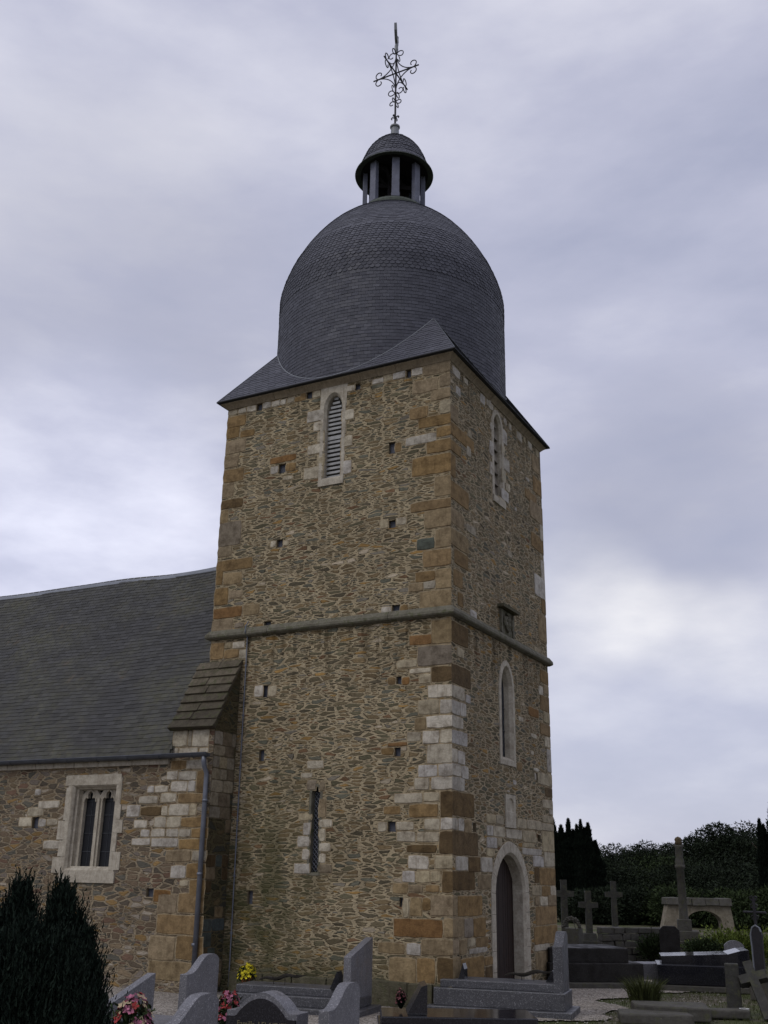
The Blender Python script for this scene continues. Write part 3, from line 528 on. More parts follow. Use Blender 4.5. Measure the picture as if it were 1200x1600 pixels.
# string course ----------------------------------------------------
def strip(mb, pts, prof, cols=None):
    """sweep profile (out, z) along horizontal polyline pts [(x, y, nx, ny)] with mitred outward vectors"""
    n = len(prof); V = []
    for (x, y, ox, oy) in pts: V += [(x+ox*o, y+oy*o, z) for o, z in prof]
    mb.add(V, [[i*n+k, i*n+k+1, (i+1)*n+k+1, (i+1)*n+k] for i in range(len(pts)-1) for k in range(n-1)], cols or (1, 1, 1))
    mb.face(V[:n], cols or (1, 1, 1)); mb.face(V[-n:], cols or (1, 1, 1))
def ring_course(mb, prof, seg=.9, gap=.004, jit=.004, back=False):
    def run(p, q, o0, o1):
        L_ = math.dist(p, q); n = max(1, round(L_/seg)); cuts = [0]+[ (i+R_.uniform(-.18, .18))/n for i in range(1, n)]+[1]
        for i in range(n):
            a, b = cuts[i], cuts[i+1]; g = gap/L_
            a2 = a+(g if i else 0); b2 = b-(g if i < n-1 else 0)
            dj, dz = R_.uniform(-jit, jit), R_.uniform(-jit, jit)
            def pt(t, end):
                o = o0 if end == 0 and i == 0 else (o1 if end == 1 and i == n-1 else None)
                nrm = ((o0[0]+o1[0])/2, (o0[1]+o1[1])/2) if o is None else o
                return (p[0]+(q[0]-p[0])*t, p[1]+(q[1]-p[1])*t, nrm[0], nrm[1])
            w_ = R_.uniform(.85, 1.15)
            strip(mb, [pt(a2, 0), pt(b2, 1)], [(x+(dj if x > 0 else 0), z+dz) for x, z in prof], (w_, w_, w_))
    run((-W, 0), (0, 0), (-1, -1), (1, -1)); run((0, 0), (0, D), (1, -1), (1, 1))
    run((0, D), (-W, D), (1, 1), (-1, 1)); run((-W, D), (-W, 0), (-1, 1), (-1, -1))
mb = MB(); ring_course(mb, [(-.02, 6.80), (.035, 6.775), (.095, 6.69), (.10, 6.64), (.085, 6.615), (.03, 6.585), (-.02, 6.58)], 1.25)
mb.build('string_course', MSTRING, church)
mb = MB(); ring_course(mb, [(-.02, ZC-.005), (.012, ZC-.005), (.03, ZC+.02), (.07, ZC+.06), (.12, ZC+.10), (.125, ZC+.135), (-.02, ZC+.14)], 1.1)
mb.build('cornice', MTRIMD, church)

# ------------------------------------------------ slates as real geometry
def slate_row(mb, P0, P1, n0, w, exp, length, lift, scal=False, off=0., jit=.004, holes=None):
    """row of slates; P0(t, s) -> surface point and normal with t metres along and s metres up the slope"""
    pass
def slates_on(mb, surf, s0, s1, width_at, t0_at, t1_at, w=.2, exp=.105, lift=.012, closed=False, scallop=lambda s: False, sj=.004, keep=None, colr=None):
    row = 0; s = s0
    while s < s1:
        t0, t1 = t0_at(s), t1_at(s); L_ = t1-t0
        if L_ <= .03: s += exp; row += 1; continue
        sc_ = scallop(s); ww = w*.72 if sc_ else w
        n = max(1, round(L_/ww)); step = L_/n; o = (row % 2)*.5*step
        if not closed: n += 1 if row % 2 else 0
        for i in range(n):
            a = t0+i*step-(o if not closed else -o); b = a+step
            if not closed: a, b = max(a, t0), min(b, t1)
            if b-a < .02: continue
            g = .004+R_.uniform(0, .003); a += g/2; b -= g/2
            if keep and not keep((a+b)/2, s): continue
            sb = s+R_.uniform(-sj, sj); st = s+exp*1.9; h = lift*R_.uniform(.8, 1.25); tw = R_.uniform(-.003, .003)
            if sc_:
                r_ = (b-a)/2; c_ = (a+b)/2; pts = [(a, st), (a, sb+r_*.75)]+[(c_-r_*math.cos(x), sb+r_*.75*(1-math.sin(x))) for x in (.5, 1.0, PI/2, PI-1.0, PI-.5)]+[(b, sb+r_*.75), (b, st)]
            else: pts = [(a, st), (a, sb-tw), (b, sb+tw), (b, st)]
            pts = [(min(max(t, t0_at(q)), t1_at(q)), q) for t, q in pts]      # cut to the hip
            top = [surf(t, q, .001+h*max(0, 1-(q-sb)/(exp*1.9))) for t, q in pts]
            bot = [surf(t, q, -.004) for t, q in pts[1:-1]]
            colr_ = colr(a, s) if colr else (R_.random()**1.3, R_.random(), 0)
            n_ = len(pts); k = len(bot)
            mb.add(top, [list(range(n_))], colr_)
            mb.add(top[1:-1]+bot, [[j, j+1, k+j+1, k+j] for j in range(k-1)], (0, 1, 0))
        s += exp; row += 1

# main dome ---------------------------------------------------------
Z1, HH, PA, PB, R0 = 14.945, 2.76, 1.40, 2.144, 2.70
prof = [(R0-.004, 12.005), (R0, 13.5), (R0, Z1)]
for i in range(1, 61):
    t = i/60*.985; r_ = R0*max(0., 1-t**PA)**(1/PB); prof.append((r_, Z1+HH*t))
    if r_ < .80: break
S = [0.]
for i in range(1, len(prof)): S.append(S[-1]+math.dist(prof[i-1], prof[i]))
SA = np.array(S); PR = np.array([p[0] for p in prof]); PZ = np.array([p[1] for p in prof])
def dome_rz(s):
    r = float(np.interp(s, SA, PR)); z = float(np.interp(s, SA, PZ))
    r2_, z2_ = float(np.interp(s+.03, SA, PR)), float(np.interp(s+.03, SA, PZ)); r1, z1 = float(np.interp(s-.03, SA, PR)), float(np.interp(s-.03, SA, PZ))
    dr, dz = r2_-r1, z2_-z1; l = math.hypot(dr, dz) or 1
    return r, z, dz/l, -dr/l
def dome_surf_factory(C_, rz, rowr):
    def surf(t, s, h):
        r, z, nr, nz = rz(s); a = t                                  # t is an angle here
        return (C_.x+(r+nr*h)*math.cos(a), C_.y+(r+nr*h)*math.sin(a), C_.z+z+nz*h)
    return surf
domeroot = MB(); domeroot.lathe(DC, [(r-.02, z) for r, z in prof], 96, (.3, .5, 0))
def rows_on_revolution(mb, C_, rz, smax, w, exp, lift, scal, zmin=-1e9, keep=None):
    surf = dome_surf_factory(C_, rz, None); s = 0; row = 0
    while s < smax-exp*.4:
        r, z, nr, nz = rz(s)
        if z >= zmin:
            sc_ = scal(z); ww = w*(.8 if sc_ else 1)
            n = max(6, int(2*PI*r/ww)); st = 2*PI/n; o = (row % 2)*.5*st+R_.uniform(-.1, .1)*st
            for i in range(n):
                g = .005/r; a = i*st+o+g/2; b = a+st-g; 
                if keep and not keep((a+b)/2, z): continue
                sb = s+R_.uniform(-.004, .004); top_s = min(s+exp*1.9, smax+.02); h = lift*R_.uniform(.8, 1.25)*(1.7 if sc_ else 1)
                if sc_:
                    c_ = (a+b)/2; ra = (b-a)/2; rd = ra*r*.85
                    pts = [(a, top_s), (a, sb+rd)]+[(c_-ra*math.cos(x), sb+rd*(1-math.sin(x))) for x in (.5, 1.0, PI/2, PI-1.0, PI-.5)]+[(b, sb+rd), (b, top_s)]
                else: tw = R_.uniform(-.003, .003); pts = [(a, top_s), (a, sb+tw), (b, sb-tw), (b, top_s)]
                T_ = [surf(t, q, .002+h*max(0, 1-(q-sb)/(top_s-sb))) for t, q in pts]
                B_ = [surf(t, q, -.003) for t, q in pts[1:-1]]; k = len(B_)
                mb.add(T_, [list(range(len(T_)))], (R_.random()**1.25, R_.random(), 0))
                mb.add(T_[1:-1]+B_, [[j, j+1, k+j+1, k+j] for j in range(k-1)], (0, 1, 0))
        s += exp*(.97+.06*R_.random()); row += 1
SK = 1.52                                                    # rise over run of the skirt roof
EO, EZ = .185, 12.00
def skirt_h(x, y):                                           # height of the skirt planes at a point
    d = min(x+W+EO, EO-x, y+EO, D+EO-y); return EZ+SK*d
def keep_dome(a, z):
    return z+.12 > skirt_h(DC.x+R0*math.cos(a), DC.y+R0*math.sin(a))
rows_on_revolution(domeroot, DC, dome_rz, SA[-1], .155, .081, .0105, lambda z: 14.5 < z < 15.9, 12.0, keep_dome)
dome = domeroot.build('dome', MSLATE, church)

# skirt: four roof planes at the corners, clipped against the drum
sk = MB(); eave = MB(); flash = MB()
CX0, CX1, CY0, CY1 = -W-EO, EO, -EO, D+EO
sl_ = math.hypot(1, SK)
for (o, ux, uy, vx, vy, L_) in (((CX0, CY0), 1, 0, 0, 1, CX1-CX0), ((CX1, CY0), 0, 1, -1, 0, CY1-CY0), ((CX1, CY1), -1, 0, 0, -1, CX1-CX0), ((CX0, CY1), 0, -1, 1, 0, CY1-CY0)):
    def surf(t, s, h, o=o, ux=ux, uy=uy, vx=vx, vy=vy):
        run = s/sl_; return (o[0]+ux*t+vx*(run-h*SK/sl_), o[1]+uy*t+vy*(run-h*SK/sl_), EZ+SK*run+h/sl_)
    def keep(t, s, surf=surf):
        p = surf(t, s, 0); return math.hypot(p[0]-DC.x, p[1]-DC.y) > R0-.16
    # under-sheet in small cells so it can stop at the drum
    N_ = 70
    for i in range(N_):
        for j in range(22):
            s_ = j*.1; t0, t1 = s_/sl_, L_-s_/sl_
            if t1 <= t0: continue
            a, b = t0+(t1-t0)*i/N_, t0+(t1-t0)*(i+1)/N_; s2 = s_+.1; t2, t3 = s2/sl_, L_-s2/sl_
            if not keep((a+b)/2, s_-.1): continue
            sk.face([surf(a, s_, -.01), surf(b, s_, -.01), surf(t2+(t3-t2)*(i+1)/N_, s2, -.01), surf(t2+(t3-t2)*i/N_, s2, -.01)], (.3, .5, 0))
    slates_on(sk, surf, 0, 2.2, None, lambda s: s/sl_, lambda s: L_-s/sl_, .17, .088, .012, keep=keep)
sk.build('skirt_roof', MSLATE, church)
ring_course(eave, [(.10, EZ-.02), (EO-.045, EZ-.03), (EO+.012, EZ-.012), (EO+.012, EZ+.012), (.10, EZ+.03)], 9)
eave.build('eave_board', MEAVE, church)
# hip and valley flashings
for (sx, sy, cx, cy) in ((1, -1, CX1, CY0), (-1, -1, CX0, CY0), (1, 1, CX1, CY1), (-1, 1, CX0, CY1)):
    pts = []
    for i in range(30):
        d = i*.05; x, y = cx-sx*d, cy-sy*d; pts.append((x, y, EZ+SK*d+.012))
        if math.hypot(x-DC.x, y-DC.y) < R0+.01: break
    MB().tube(pts, .014, 5).build('hip_flashing', MGUT, church)
vf = MB(); run_ = []
for i in range(361):
    a = 2*PI*i/360; x, y = DC.x+(R0+.012)*math.cos(a), DC.y+(R0+.012)*math.sin(a); run_.append((x, y, skirt_h(x, y)+.012))
vf.tube(run_, .012, 5, closed_ends=False); vf.build('valley_flashing', MLEAD, church)

# lantern -----------------------------------------------------------
lan = None
LC = Vector((DC.x, DC.y, 0))
lan = MB().lathe(LC, [(.70, 17.30), (.83, 17.34), (.845, 17.42), (.845, 17.70), (.82, 17.76), (.60, 17.80), (.0, 17.82)], 48).build('lantern', MEDGE, church)
A0 = math.atan2(CAM.y-LC.y, CAM.x-LC.x)
for k in range(8):
    a = A0+.05+k*PI/4; c = (LC.x+.735*math.cos(a), LC.y+.735*math.sin(a), 18.36)
    pb = MB(); pb.box(c, (.115, .185, 1.22), rz=a); pb.box((c[0], c[1], 17.83), (.135, .205, .10), rz=a)
    pb.build('lantern_post', MPOST, lan, bevel=.006)
inn = MB(); inn.lathe(LC, [(.60, 17.8), (.60, 17.95), (.52, 17.97), (0, 17.97)], 24)
for k in range(4):
    a = A0+.3+k*PI/4; inn.tube([(LC.x+.5*math.cos(a), LC.y+.5*math.sin(a), 17.95), (LC.x-.5*math.cos(a), LC.y-.5*math.sin(a), 18.92)], .045, 5)
inn.box((LC.x, LC.y, 18.6), (.9, .12, .12), rz=.6); inn.box((LC.x, LC.y, 18.35), (.30, .30, 1.1), rz=.4)
inn.box((LC.x, LC.y, 18.86), (1.15, .14, .14), rz=1.4)
inn.build('bell_frame', MDARKW, lan)
cp = [(.985, 18.93), (.955, 18.985), (.90, 19.08), (.845, 19.20), (.80, 19.34), (.74, 19.50), (.655, 19.66), (.555, 19.80), (.43, 19.93), (.29, 20.04), (.15, 20.12), (.07, 20.16)]
SC = [0.]
for i in range(1, len(cp)): SC.append(SC[-1]+math.dist(cp[i-1], cp[i]))
def cap_rz(s):
    f = lambda q, k: float(np.interp(q, SC, [c[k] for c in cp])); r, z = f(s, 0), f(s, 1); dr, dz = f(s+.03, 0)-f(s-.03, 0), f(s+.03, 1)-f(s-.03, 1); l = math.hypot(dr, dz) or 1
    return r, z, dz/l, -dr/l
capm = MB(); capm.lathe(LC, [(r-.01, z) for r, z in cp], 64, (.3, .5, 0)); rows_on_revolution(capm, LC, cap_rz, SC[-1], .13, .085, .012, lambda z: z > 19.12)
cap = capm.build('lantern_cap', MSLATE, lan)
rim = MB(); rim.lathe(LC, [(.60, 19.02), (.97, 18.935), (1.0, 18.925), (1.005, 18.945), (.985, 18.96)], 64); rim.build('cap_rim', MEDGE, lan, True)
sof = MB(); sof.lathe(LC, [(0, 18.99), (.62, 18.99), (.66, 18.94), (.86, 18.94)], 48); sof.build('cap_soffit', MDARKW, lan)

# cross ------------------------------------------------------------
fin = MB(); fin.lathe(LC, [(.125, 20.12), (.115, 20.2), (.10, 20.46), (.13, 20.48), (.13, 20.52), (.06, 20.56), (.04, 20.6), (.0, 20.62)], 14); fin = fin.build('finial_base', MLEAD, church)
cross = MB(); cross.tube([(LC.x, LC.y, 20.55), (LC.x, LC.y, 22.95)], [.030, .024], 6)
ZX = 22.27
def spiral(c, r, a0, turns, n=16):
    return [(c[0]+r*(1-.72*i/n)*math.cos(a0+turns*2*PI*i/n), c[1]+r*(1-.72*i/n)*math.sin(a0+turns*2*PI*i/n)) for i in range(n+1)]
scr = []
def mirror(P, su, sv): return [(u*su, v*sv) for u, v in P]
# quadrant ornament in (u, v): an arc from the arm to the pole with a curl at both ends
q1 = []
for i in range(13):
    t = i/12; a = t*PI/2; q1.append((.56*(1-math.sin(a)), .62*(1-math.cos(a))+.0))
curlA = [(.56-.0+.0, .0)]+[(.50+.13*math.sin(x)*(1-x/9), .13-.13*math.cos(x)*(1-x/9)) for x in [i*.42 for i in range(1, 14)]]
curlB = [(.0, .62)]+[(.13-.13*math.cos(x)*(1-x/9), .60+.13*math.sin(x)*(1-x/9)) for x in [i*.42 for i in range(1, 14)]]
def place(P, d, zc): return [(LC.x+d[0]*u, LC.y+d[1]*u, zc+v) for u, v in P]
for d in ((1, 0), (0, 1)):
    cross.tube(place([(-.68, 0), (.68, 0)], d, ZX), .020, 5)
    for su in (1, -1):
        for sv in (1, -1):
            for P, r in ((q1, .015), (curlA, .015), (curlB, .014)): cross.tube(place(mirror(P, su, sv), d, ZX), r, 5)
        # curls lower down the stem
        c2 = [(.0, -.12)]+[(.12-.12*math.cos(x)*(1-x/9), -.02+.11*math.sin(x)*(1-x/9)) for x in [i*.42 for i in range(1, 14)]]
        cross.tube(place(mirror([(u*.85, v*.85) for u, v in c2], su, 1), d, 21.30), .014, 5)
        cross.tube(place(mirror([(0, -.06), (.04, .0), (.085, .02), (.11, -.01), (.095, -.045)], su, 1), d, 20.82), .018, 5)
    
cross.build('wrought_iron_cross', MIRON, church)
cock = MB(); vd = Vector((fw.x, fw.y, 0)).normalized()
cock.lathe(LC, [(.0, 22.92), (.035, 22.95), (.055, 23.05), (.045, 23.2), (.03, 23.28), (.0, 23.3)], 10)
body = [(-.34, 23.42), (-.38, 23.62), (-.26, 23.56), (-.14, 23.44), (.0, 23.40), (.10, 23.46), (.16, 23.60), (.20, 23.68), (.27, 23.66), (.33, 23.60), (.26, 23.56), (.24, 23.42), (.14, 23.30), (.0, 23.26), (-.16, 23.28)]
tv = Vector((vd.x*.995+.10, vd.y, 0)).normalized(); nv = Vector((-tv.y, tv.x, 0))
cock.prism(body, lambda u, z, d: (LC.x+tv.x*u+nv.x*d, LC.y+tv.y*u+nv.y*d, z), -.035, .035)
cock.ball((LC.x+tv.x*.2, LC.y+tv.y*.2, 23.66), (.045, .045, .06), 5)
cock.build('weathercock', MLEAD, church)

# ---------------------------------------------------------- window helper
def grow(P, g):
    """offset a convex-ish outline outwards"""
    n = len(P); O = []
    for i in range(n):
        p, q, r = Vector(P[i-1]), Vector(P[i]), Vector(P[(i+1) % n])
        a, b = (q-p), (r-q)
        if a.length < 1e-6: a = b
        if b.length < 1e-6: b = a
        n1 = Vector((a.y, -a.x)).normalized(); n2 = Vector((b.y, -b.x)).normalized(); m_ = (n1+n2); m_ = m_/max(.35, m_.dot(n1)) if m_.length > 1e-6 else n1
        O.append((q.x+m_.x*g, q.y+m_.y*g))
    return O
def loft(mb, F, loops, cols):
    n = len(loops[0][0])
    for (A, da), (B, db), c in zip(loops[:-1], loops[1:], cols):
        V = [F(u, z, da) for u, z in A]+[F(u, z, db) for u, z in B]
        mb.add(V, [[i, (i+1) % n, n+(i+1) % n, n+i] for i in range(n)], c)
# north-west belfry opening (left face)
wv = empty('belfry_window'); wv.parent = church
mb = MB(); loft(mb, FL, [(grow(belL, .085), .0), (grow(belL, .08), .014), (grow(belL, .012), .014), (grow(belL, -.035), -.045), (grow(belL, -.035), -.30)], [(1,)*3]*4)
mb.prism(quad(-3.0, -2.40, 9.60, 9.74), FL, -.02, .03)
hd = [(-3.02, 11.46), (-2.99, 11.84), (-2.37, 11.85), (-2.39, 11.46)]
ar_ = [p for p in grow(belL, .02) if p[1] > 11.37][::-1]
mb.prism([(-3.03, 11.35), (-2.945, 11.35)]+ar_+[(-2.455, 11.35), (-2.38, 11.35), (-2.37, 11.852), (-3.02, 11.852)], FL, None, .0085)
mb.build('surround', MTRIM, wv)
lv = MB(); z = 9.83; k = 0
while z < 11.62:
    wide = k == 9; h = .085 if wide else .052
    wz = .185 if z < 11.3 else max(.05, .185-(z-11.3)*.45)
    lv.box((-2.70, .17, z), (wz*2, .10, h*.35)); lv.prism([(-2.70-wz, z-h/2), (-2.70+wz, z-h/2), (-2.70+wz, z+h/2), (-2.70-wz, z+h/2)], lambda u, zz, d: (u, .12-d+(zz-9)*0, zz), 0, .012)
    z += .118 if wide else .098; k += 1
lv.build('louvres', MLOUV, wv)
# right face belfry opening
wr = empty('belfry_window'); wr.parent = church
mb = MB(); loft(mb, FR, [(grow(belR, .12), .0), (grow(belR, .11), .014), (grow(belR, .012), .014), (grow(belR, -.03), -.04), (grow(belR, -.03), -.22)], [(1,)*3]*4)
mb.prism(quad(2.16, 2.84, 9.56, 9.71), FR, -.02, .035); mb.build('surround', MTRIM, wr)
lv = MB(); z = 9.80
while z < 11.6:
    wz = .20 if z < 11.25 else max(.05, .20-(z-11.25)*.4)
    lv.prism([(2.5-wz, z), (2.5+wz, z), (2.5+wz, z+.235), (2.5-wz, z+.235)], lambda u, zz, d, z=z: (-.145+d+.05*(1-(zz-z)/.235), u, zz), 0, .02); z += .27
lv.build('louvres', MLOUVR, wr)
# right face lancet
wl = empty('lancet_window'); wl.parent = church
mb = MB(); loft(mb, FR, [(grow(lanR, .125), .0), (grow(lanR, .12), .018), (grow(lanR, .02), .022), (grow(lanR, -.04), -.05), (grow(lanR, -.07), -.20)], [(1,)*3]*4)
mb.build('surround', MTRIM, wl)
def lattice(mb, F, u0, u1, z0, z1, du, dz, d, r=.006):
    k = (z1-z0)/(u1-u0)
    n = int((z1-z0)/dz)+int((u1-u0)/du)+2; s = dz/du
    for i in range(-40, 60):
        for sg in (1, -1):
            pts = []
            c = z0+i*dz
            a = (u0, c) if sg > 0 else (u1, c); b = (u1, c+s*(u1-u0)) if sg > 0 else (u0, c+s*(u1-u0))
            (ua, za), (ub, zb) = a, b
            if zb < z0 or za > z1: continue
            if za < z0: t = (z0-za)/(zb-za); ua = ua+(ub-ua)*t; za = z0
            if zb > z1: t = (z1-za)/(zb-za); ub = ua+(ub-ua)*t; zb = z1
            if zb-za > .01: mb.tube([F(ua, za, d), F(ub, zb, d)], r, 4)
g = MB(); g.prism(grow(lanR, -.06), FR, None, -.15); g.build('glass', MGLASS, wl)
g = MB(); lattice(g, FR, 2.49, 2.89, 4.36, 5.75, .10, .14, -.142, .004)
for zz in (4.85, 5.3): g.tube([FR(2.46, zz, -.135), FR(2.92, zz, -.135)], .009, 4)
g.build('leading', MGUT, wl)
# left face loop window
wo = empty('loop_window'); wo.parent = church
mb = MB(); loft(mb, FL, [(grow(loopL, .05), .0), (grow(loopL, .045), .006), (grow(loopL, .0), .006), (grow(loopL, -.02), -.13)], [(.9,)*3]*3)
mb.build('surround', MSTRING, wo)
g = MB(); g.prism(grow(loopL, -.015), FL, None, -.10); g.build('glass', MGLASS, wo)
g = MB(); lattice(g, FL, -2.845, -2.685, 2.1, 3.5, .08, .085, -.09, .005); g.build('leading', MCAME, wo)

# door --------------------------------------------------------------
dw = empty('doorway'); dw.parent = church
mb = MB(); nd = len(doorR)
ang = [(1,)*3]*4
loft(mb, FR, [(grow(doorR, .215), .0), (grow(doorR, .21), .018), (grow(doorR, .02), .018), (grow(doorR, -.03), -.03), (grow(doorR, -.06), -.30)], ang)
dsur = mb
# joints between the voussoirs
jt = dsur; og, ig = grow(doorR, .21), grow(doorR, .02)
for i in range(2, nd, 2):
    a, b = og[i], ig[i]; t = Vector((b[1]-a[1], a[0]-b[0])).normalized()*.004
    jt.face([FR(a[0]+t.x, a[1]+t.y, .0195), FR(b[0]+t.x, b[1]+t.y, .0195), FR(b[0]-t.x, b[1]-t.y, .0195), FR(a[0]-t.x, a[1]-t.y, .0195)], (.12, .10, .07), 1)
for zz in (.45, .8, 1.12, 1.42):
    for a, b in ((1.71, 1.90), (3.46, 3.65)): jt.face([FR(a, zz, .0195), FR(b, zz, .0195), FR(b, zz+.008, .0195), FR(a, zz+.008, .0195)], (.12, .10, .07), 1)
dsur.build('surround', [MTRIM, MBLK], dw)
dm = MB(); inner = grow(doorR, -.085); u = 2.0
zt_at = lambda q: max([z for (uu, z) in inner if abs(uu-q) < .14] or [1.8])
u = 2.005
while u < 3.35:
    e_ = min(u+.118, 3.355); zt = 2.46
    dm.prism(quad(u, e_-.010, .12, zt), FR, -.30, -.215+R_.uniform(-.004, .004)); u += .118
dm.prism(quad(1.9, 3.45, .1, 2.5), FR, None, -.26)
dm = dm.build('door', MDOOR, dw)
hd_ = MB(); hd_.tube([FR(2.16, 1.05, -.21), FR(2.16, 1.05, -.17), FR(2.16, .93, -.17), FR(2.16, .93, -.21)], .012, 5); hd_.build('handle', MIRON, dm)
MB().box((.16, 2.68, .05), (.5, 1.9, .16)).build('step', MCONC, dw, bevel=.01)

# niche -------------------------------------------------------------
nc = MB(); hole = arch(2.56, 2.91, 3.26, 3.53, .13, 'round', 8)
nc.prism(quad(2.47, 3.0, 2.97, 3.59), FR, 0, .03, holes=[hole]); loft(nc, FR, [(hole, .03), (grow(hole, -.02), .004)], [(1,)*3]); nc.prism(grow(hole, -.02), FR, None, .004)
nc.build('niche', MTRIM, church, bevel=.006)
# coat of arms ------------------------------------------------------
ca = MB(); ca.prism(quad(2.40, 3.12, 6.79, 7.30), FR, 0, .018); 
ca.prism(quad(2.40, 2.47, 6.79, 7.27), FR, .018, .05); ca.prism(quad(3.05, 3.12, 6.79, 7.27), FR, .018, .05)
sh = [(2.62, 7.16), (2.90, 7.16), (2.90, 6.98), (2.86, 6.90), (2.76, 6.83), (2.66, 6.90), (2.62, 6.98)]
ca.prism(sh[::-1], FR, .018, .065)
ca.prism(quad(2.745, 2.775, 6.86, 7.15), FR, .065, .08)
for (u, z, a, b) in ((2.69, 7.08, .035, .04), (2.83, 7.08, .035, .04), (2.69, 6.96, .03, .04), (2.83, 6.96, .03, .04), (2.55, 7.05, .04, .12), (2.97, 7.02, .04, .13), (2.76, 7.21, .08, .035)):
    ca.ball(FR(u, z, .055), (.035, a, b), 5)
ca = ca.build('carved_arms', MSTRING, church)
hd_ = MB(); hd_.prism(quad(2.30, 3.2, 7.29, 7.36), FR, -.0, .15); hd_.build('hood', MPLINTH, ca, bevel=.01)

# lightning conductor -----------------------------------------------
cb = MB(); cb.tube([(-4.53, -.03, 6.57), (-4.50, -.03, 3.4), (-4.46, -.035, .1)], .012, 5)
cb.tube([(-4.53, -.03, 6.57), (-4.53, -.12, 6.66), (-4.53, -.11, 6.8), (-4.53, -.03, 6.9)], .012, 5)
for z in (1., 2., 3., 4., 5., 6.): cb.box((-4.5-.01*(z-3), -.02, z), (.04, .04, .03))
cb.build('lightning_conductor', MPIPE, church)

# ---------------------------------------------------------- buttress
BX0 = -5.67
bt = empty('buttress'); bt.parent = church
mb = MB(); zb, zt2 = 4.68, 6.08
V = [(XB, -.715, -.3), (XB, 0, -.3), (XB, 0, zt2), (XB, -.715, zb)]
mb.face(V); mb.face([(BX0, -.7155, -.3), (XB, -.7155, -.3), (XB, -.7155, zb), (BX0, -.7155, zb)])
mb.face([(BX0, -.715, -.3), (BX0, 0, -.3), (BX0, 0, zt2), (BX0, -.715, zb)]); mb.face([(BX0, -.715, zb), (XB, -.715, zb), (XB, 0, zt2), (BX0, 0, zt2)])
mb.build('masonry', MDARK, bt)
# return face: pale ashlar high up, stained brown stone below
dat = []; z = .1
while z < 4.62:
    h = R_.uniform(.19, .27); u = -.71
    while u < -.03:
        l = R_.uniform(.2, .42); e_ = min(u+l, -.015)
        if e_-u > .1:
            if z > 3.1: c = R_.choice('wtttgt')
            elif z > 2.2: c = R_.choice('tgbyG')
            else: c = R_.choice('bbGG') if R_.random() < .7 else 'y'
            if not (z < 3.1 and R_.random() < .45): dat.append((u, e_-.005, z, min(z+h, 4.64)-.008, c))
        u += l
    z += h
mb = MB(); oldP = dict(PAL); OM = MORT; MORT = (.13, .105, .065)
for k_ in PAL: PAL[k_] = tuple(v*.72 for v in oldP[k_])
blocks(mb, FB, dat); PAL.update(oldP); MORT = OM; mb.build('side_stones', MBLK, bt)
cpm = MB(); n = 8
P0, P1 = Vector((0, -.80, 4.66)), Vector((0, .0, 6.13)); dl = (P1-P0)/n; nrm = Vector((0, -dl.z, dl.y)).normalized()
for i in range(n):
    a, b = P0+dl*i, P0+dl*(i+1.25 if i < n-1 else 1+i); th = .062 if i else .10
    up_ = nrm*th; lo = nrm*-.03
    x0, x1 = BX0-.04+R_.uniform(-.01, .01), XB+.05+R_.uniform(-.012, .012)
    cutx = [x0, x0+(x1-x0)*R_.uniform(.35, .65), x1] if i in (1, 2, 4, 5, 7) else [x0, x1]
    for xa, xb in zip(cutx[:-1], cutx[1:]):
        j = lambda: R_.uniform(-.014, .014); g = .006
        V = [(xa+g, (a+lo).y, (a+lo).z), (xb-g, (a+lo).y, (a+lo).z), (xb-g, (b+lo).y, (b+lo).z), (xa+g, (b+lo).y, (b+lo).z)]
        tp = nrm*(th*.25)
        V += [(xa+g, (a+up_).y+j(), (a+up_).z+j()), (xb-g, (a+up_).y+j(), (a+up_).z+j()), (xb-g, (b+tp).y, (b+tp).z), (xa+g, (b+tp).y, (b+tp).z)]
        cpm.add(V, [[0, 3, 2, 1], [4, 5, 6, 7], [0, 1, 5, 4], [1, 2, 6, 5], [2, 3, 7, 6], [3, 0, 4, 7]], [(q*v_*(.6+.7*i/n)) for v_ in [R_.uniform(.85, 1.15)] for q in (.115, .097, .066)])
cpm.build('coping', MCAP, bt, bevel=.012)

# ---------------------------------------------------------- nave
NX = -24.0
nw = quad(-8.13, -6.97, 2.05, 3.67)
mb = MB(); mb.prism(quad(NX, BX0, -.3, 4.22), FN, None, 0, holes=[nw]+[quad(*b[:4]) for b in plN])
mb.prism([(ND, -.3), (6.0, -.3), (6.0, 4.2), (2.645, 9.1), (ND, 4.2)], lambda u, z, d=0: (NX, u, z), None, 0)
mb.prism(quad(NX, -W, -.3, 4.2), lambda u, z, d=0: (u, 6.0, z), None, 0)
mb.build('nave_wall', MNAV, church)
for b in plN: putlog(FN, *b[:4])
mb = MB(); blocks(mb, FN, [(BX0, XB, 0, .2, 'y')], .002)
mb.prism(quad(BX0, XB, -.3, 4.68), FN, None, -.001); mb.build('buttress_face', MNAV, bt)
mb = MB(); x = NX
while x < BX0-.1:
    l = R_.uniform(.5, .95); e_ = min(x+l, BX0-.02); mb.box(((x+e_)/2, ND-.012, 4.075), (e_-x-.01, .09, .11), jit=.003); x += l
mb.build('wall_head_course', MTRIM, church, bevel=.01)
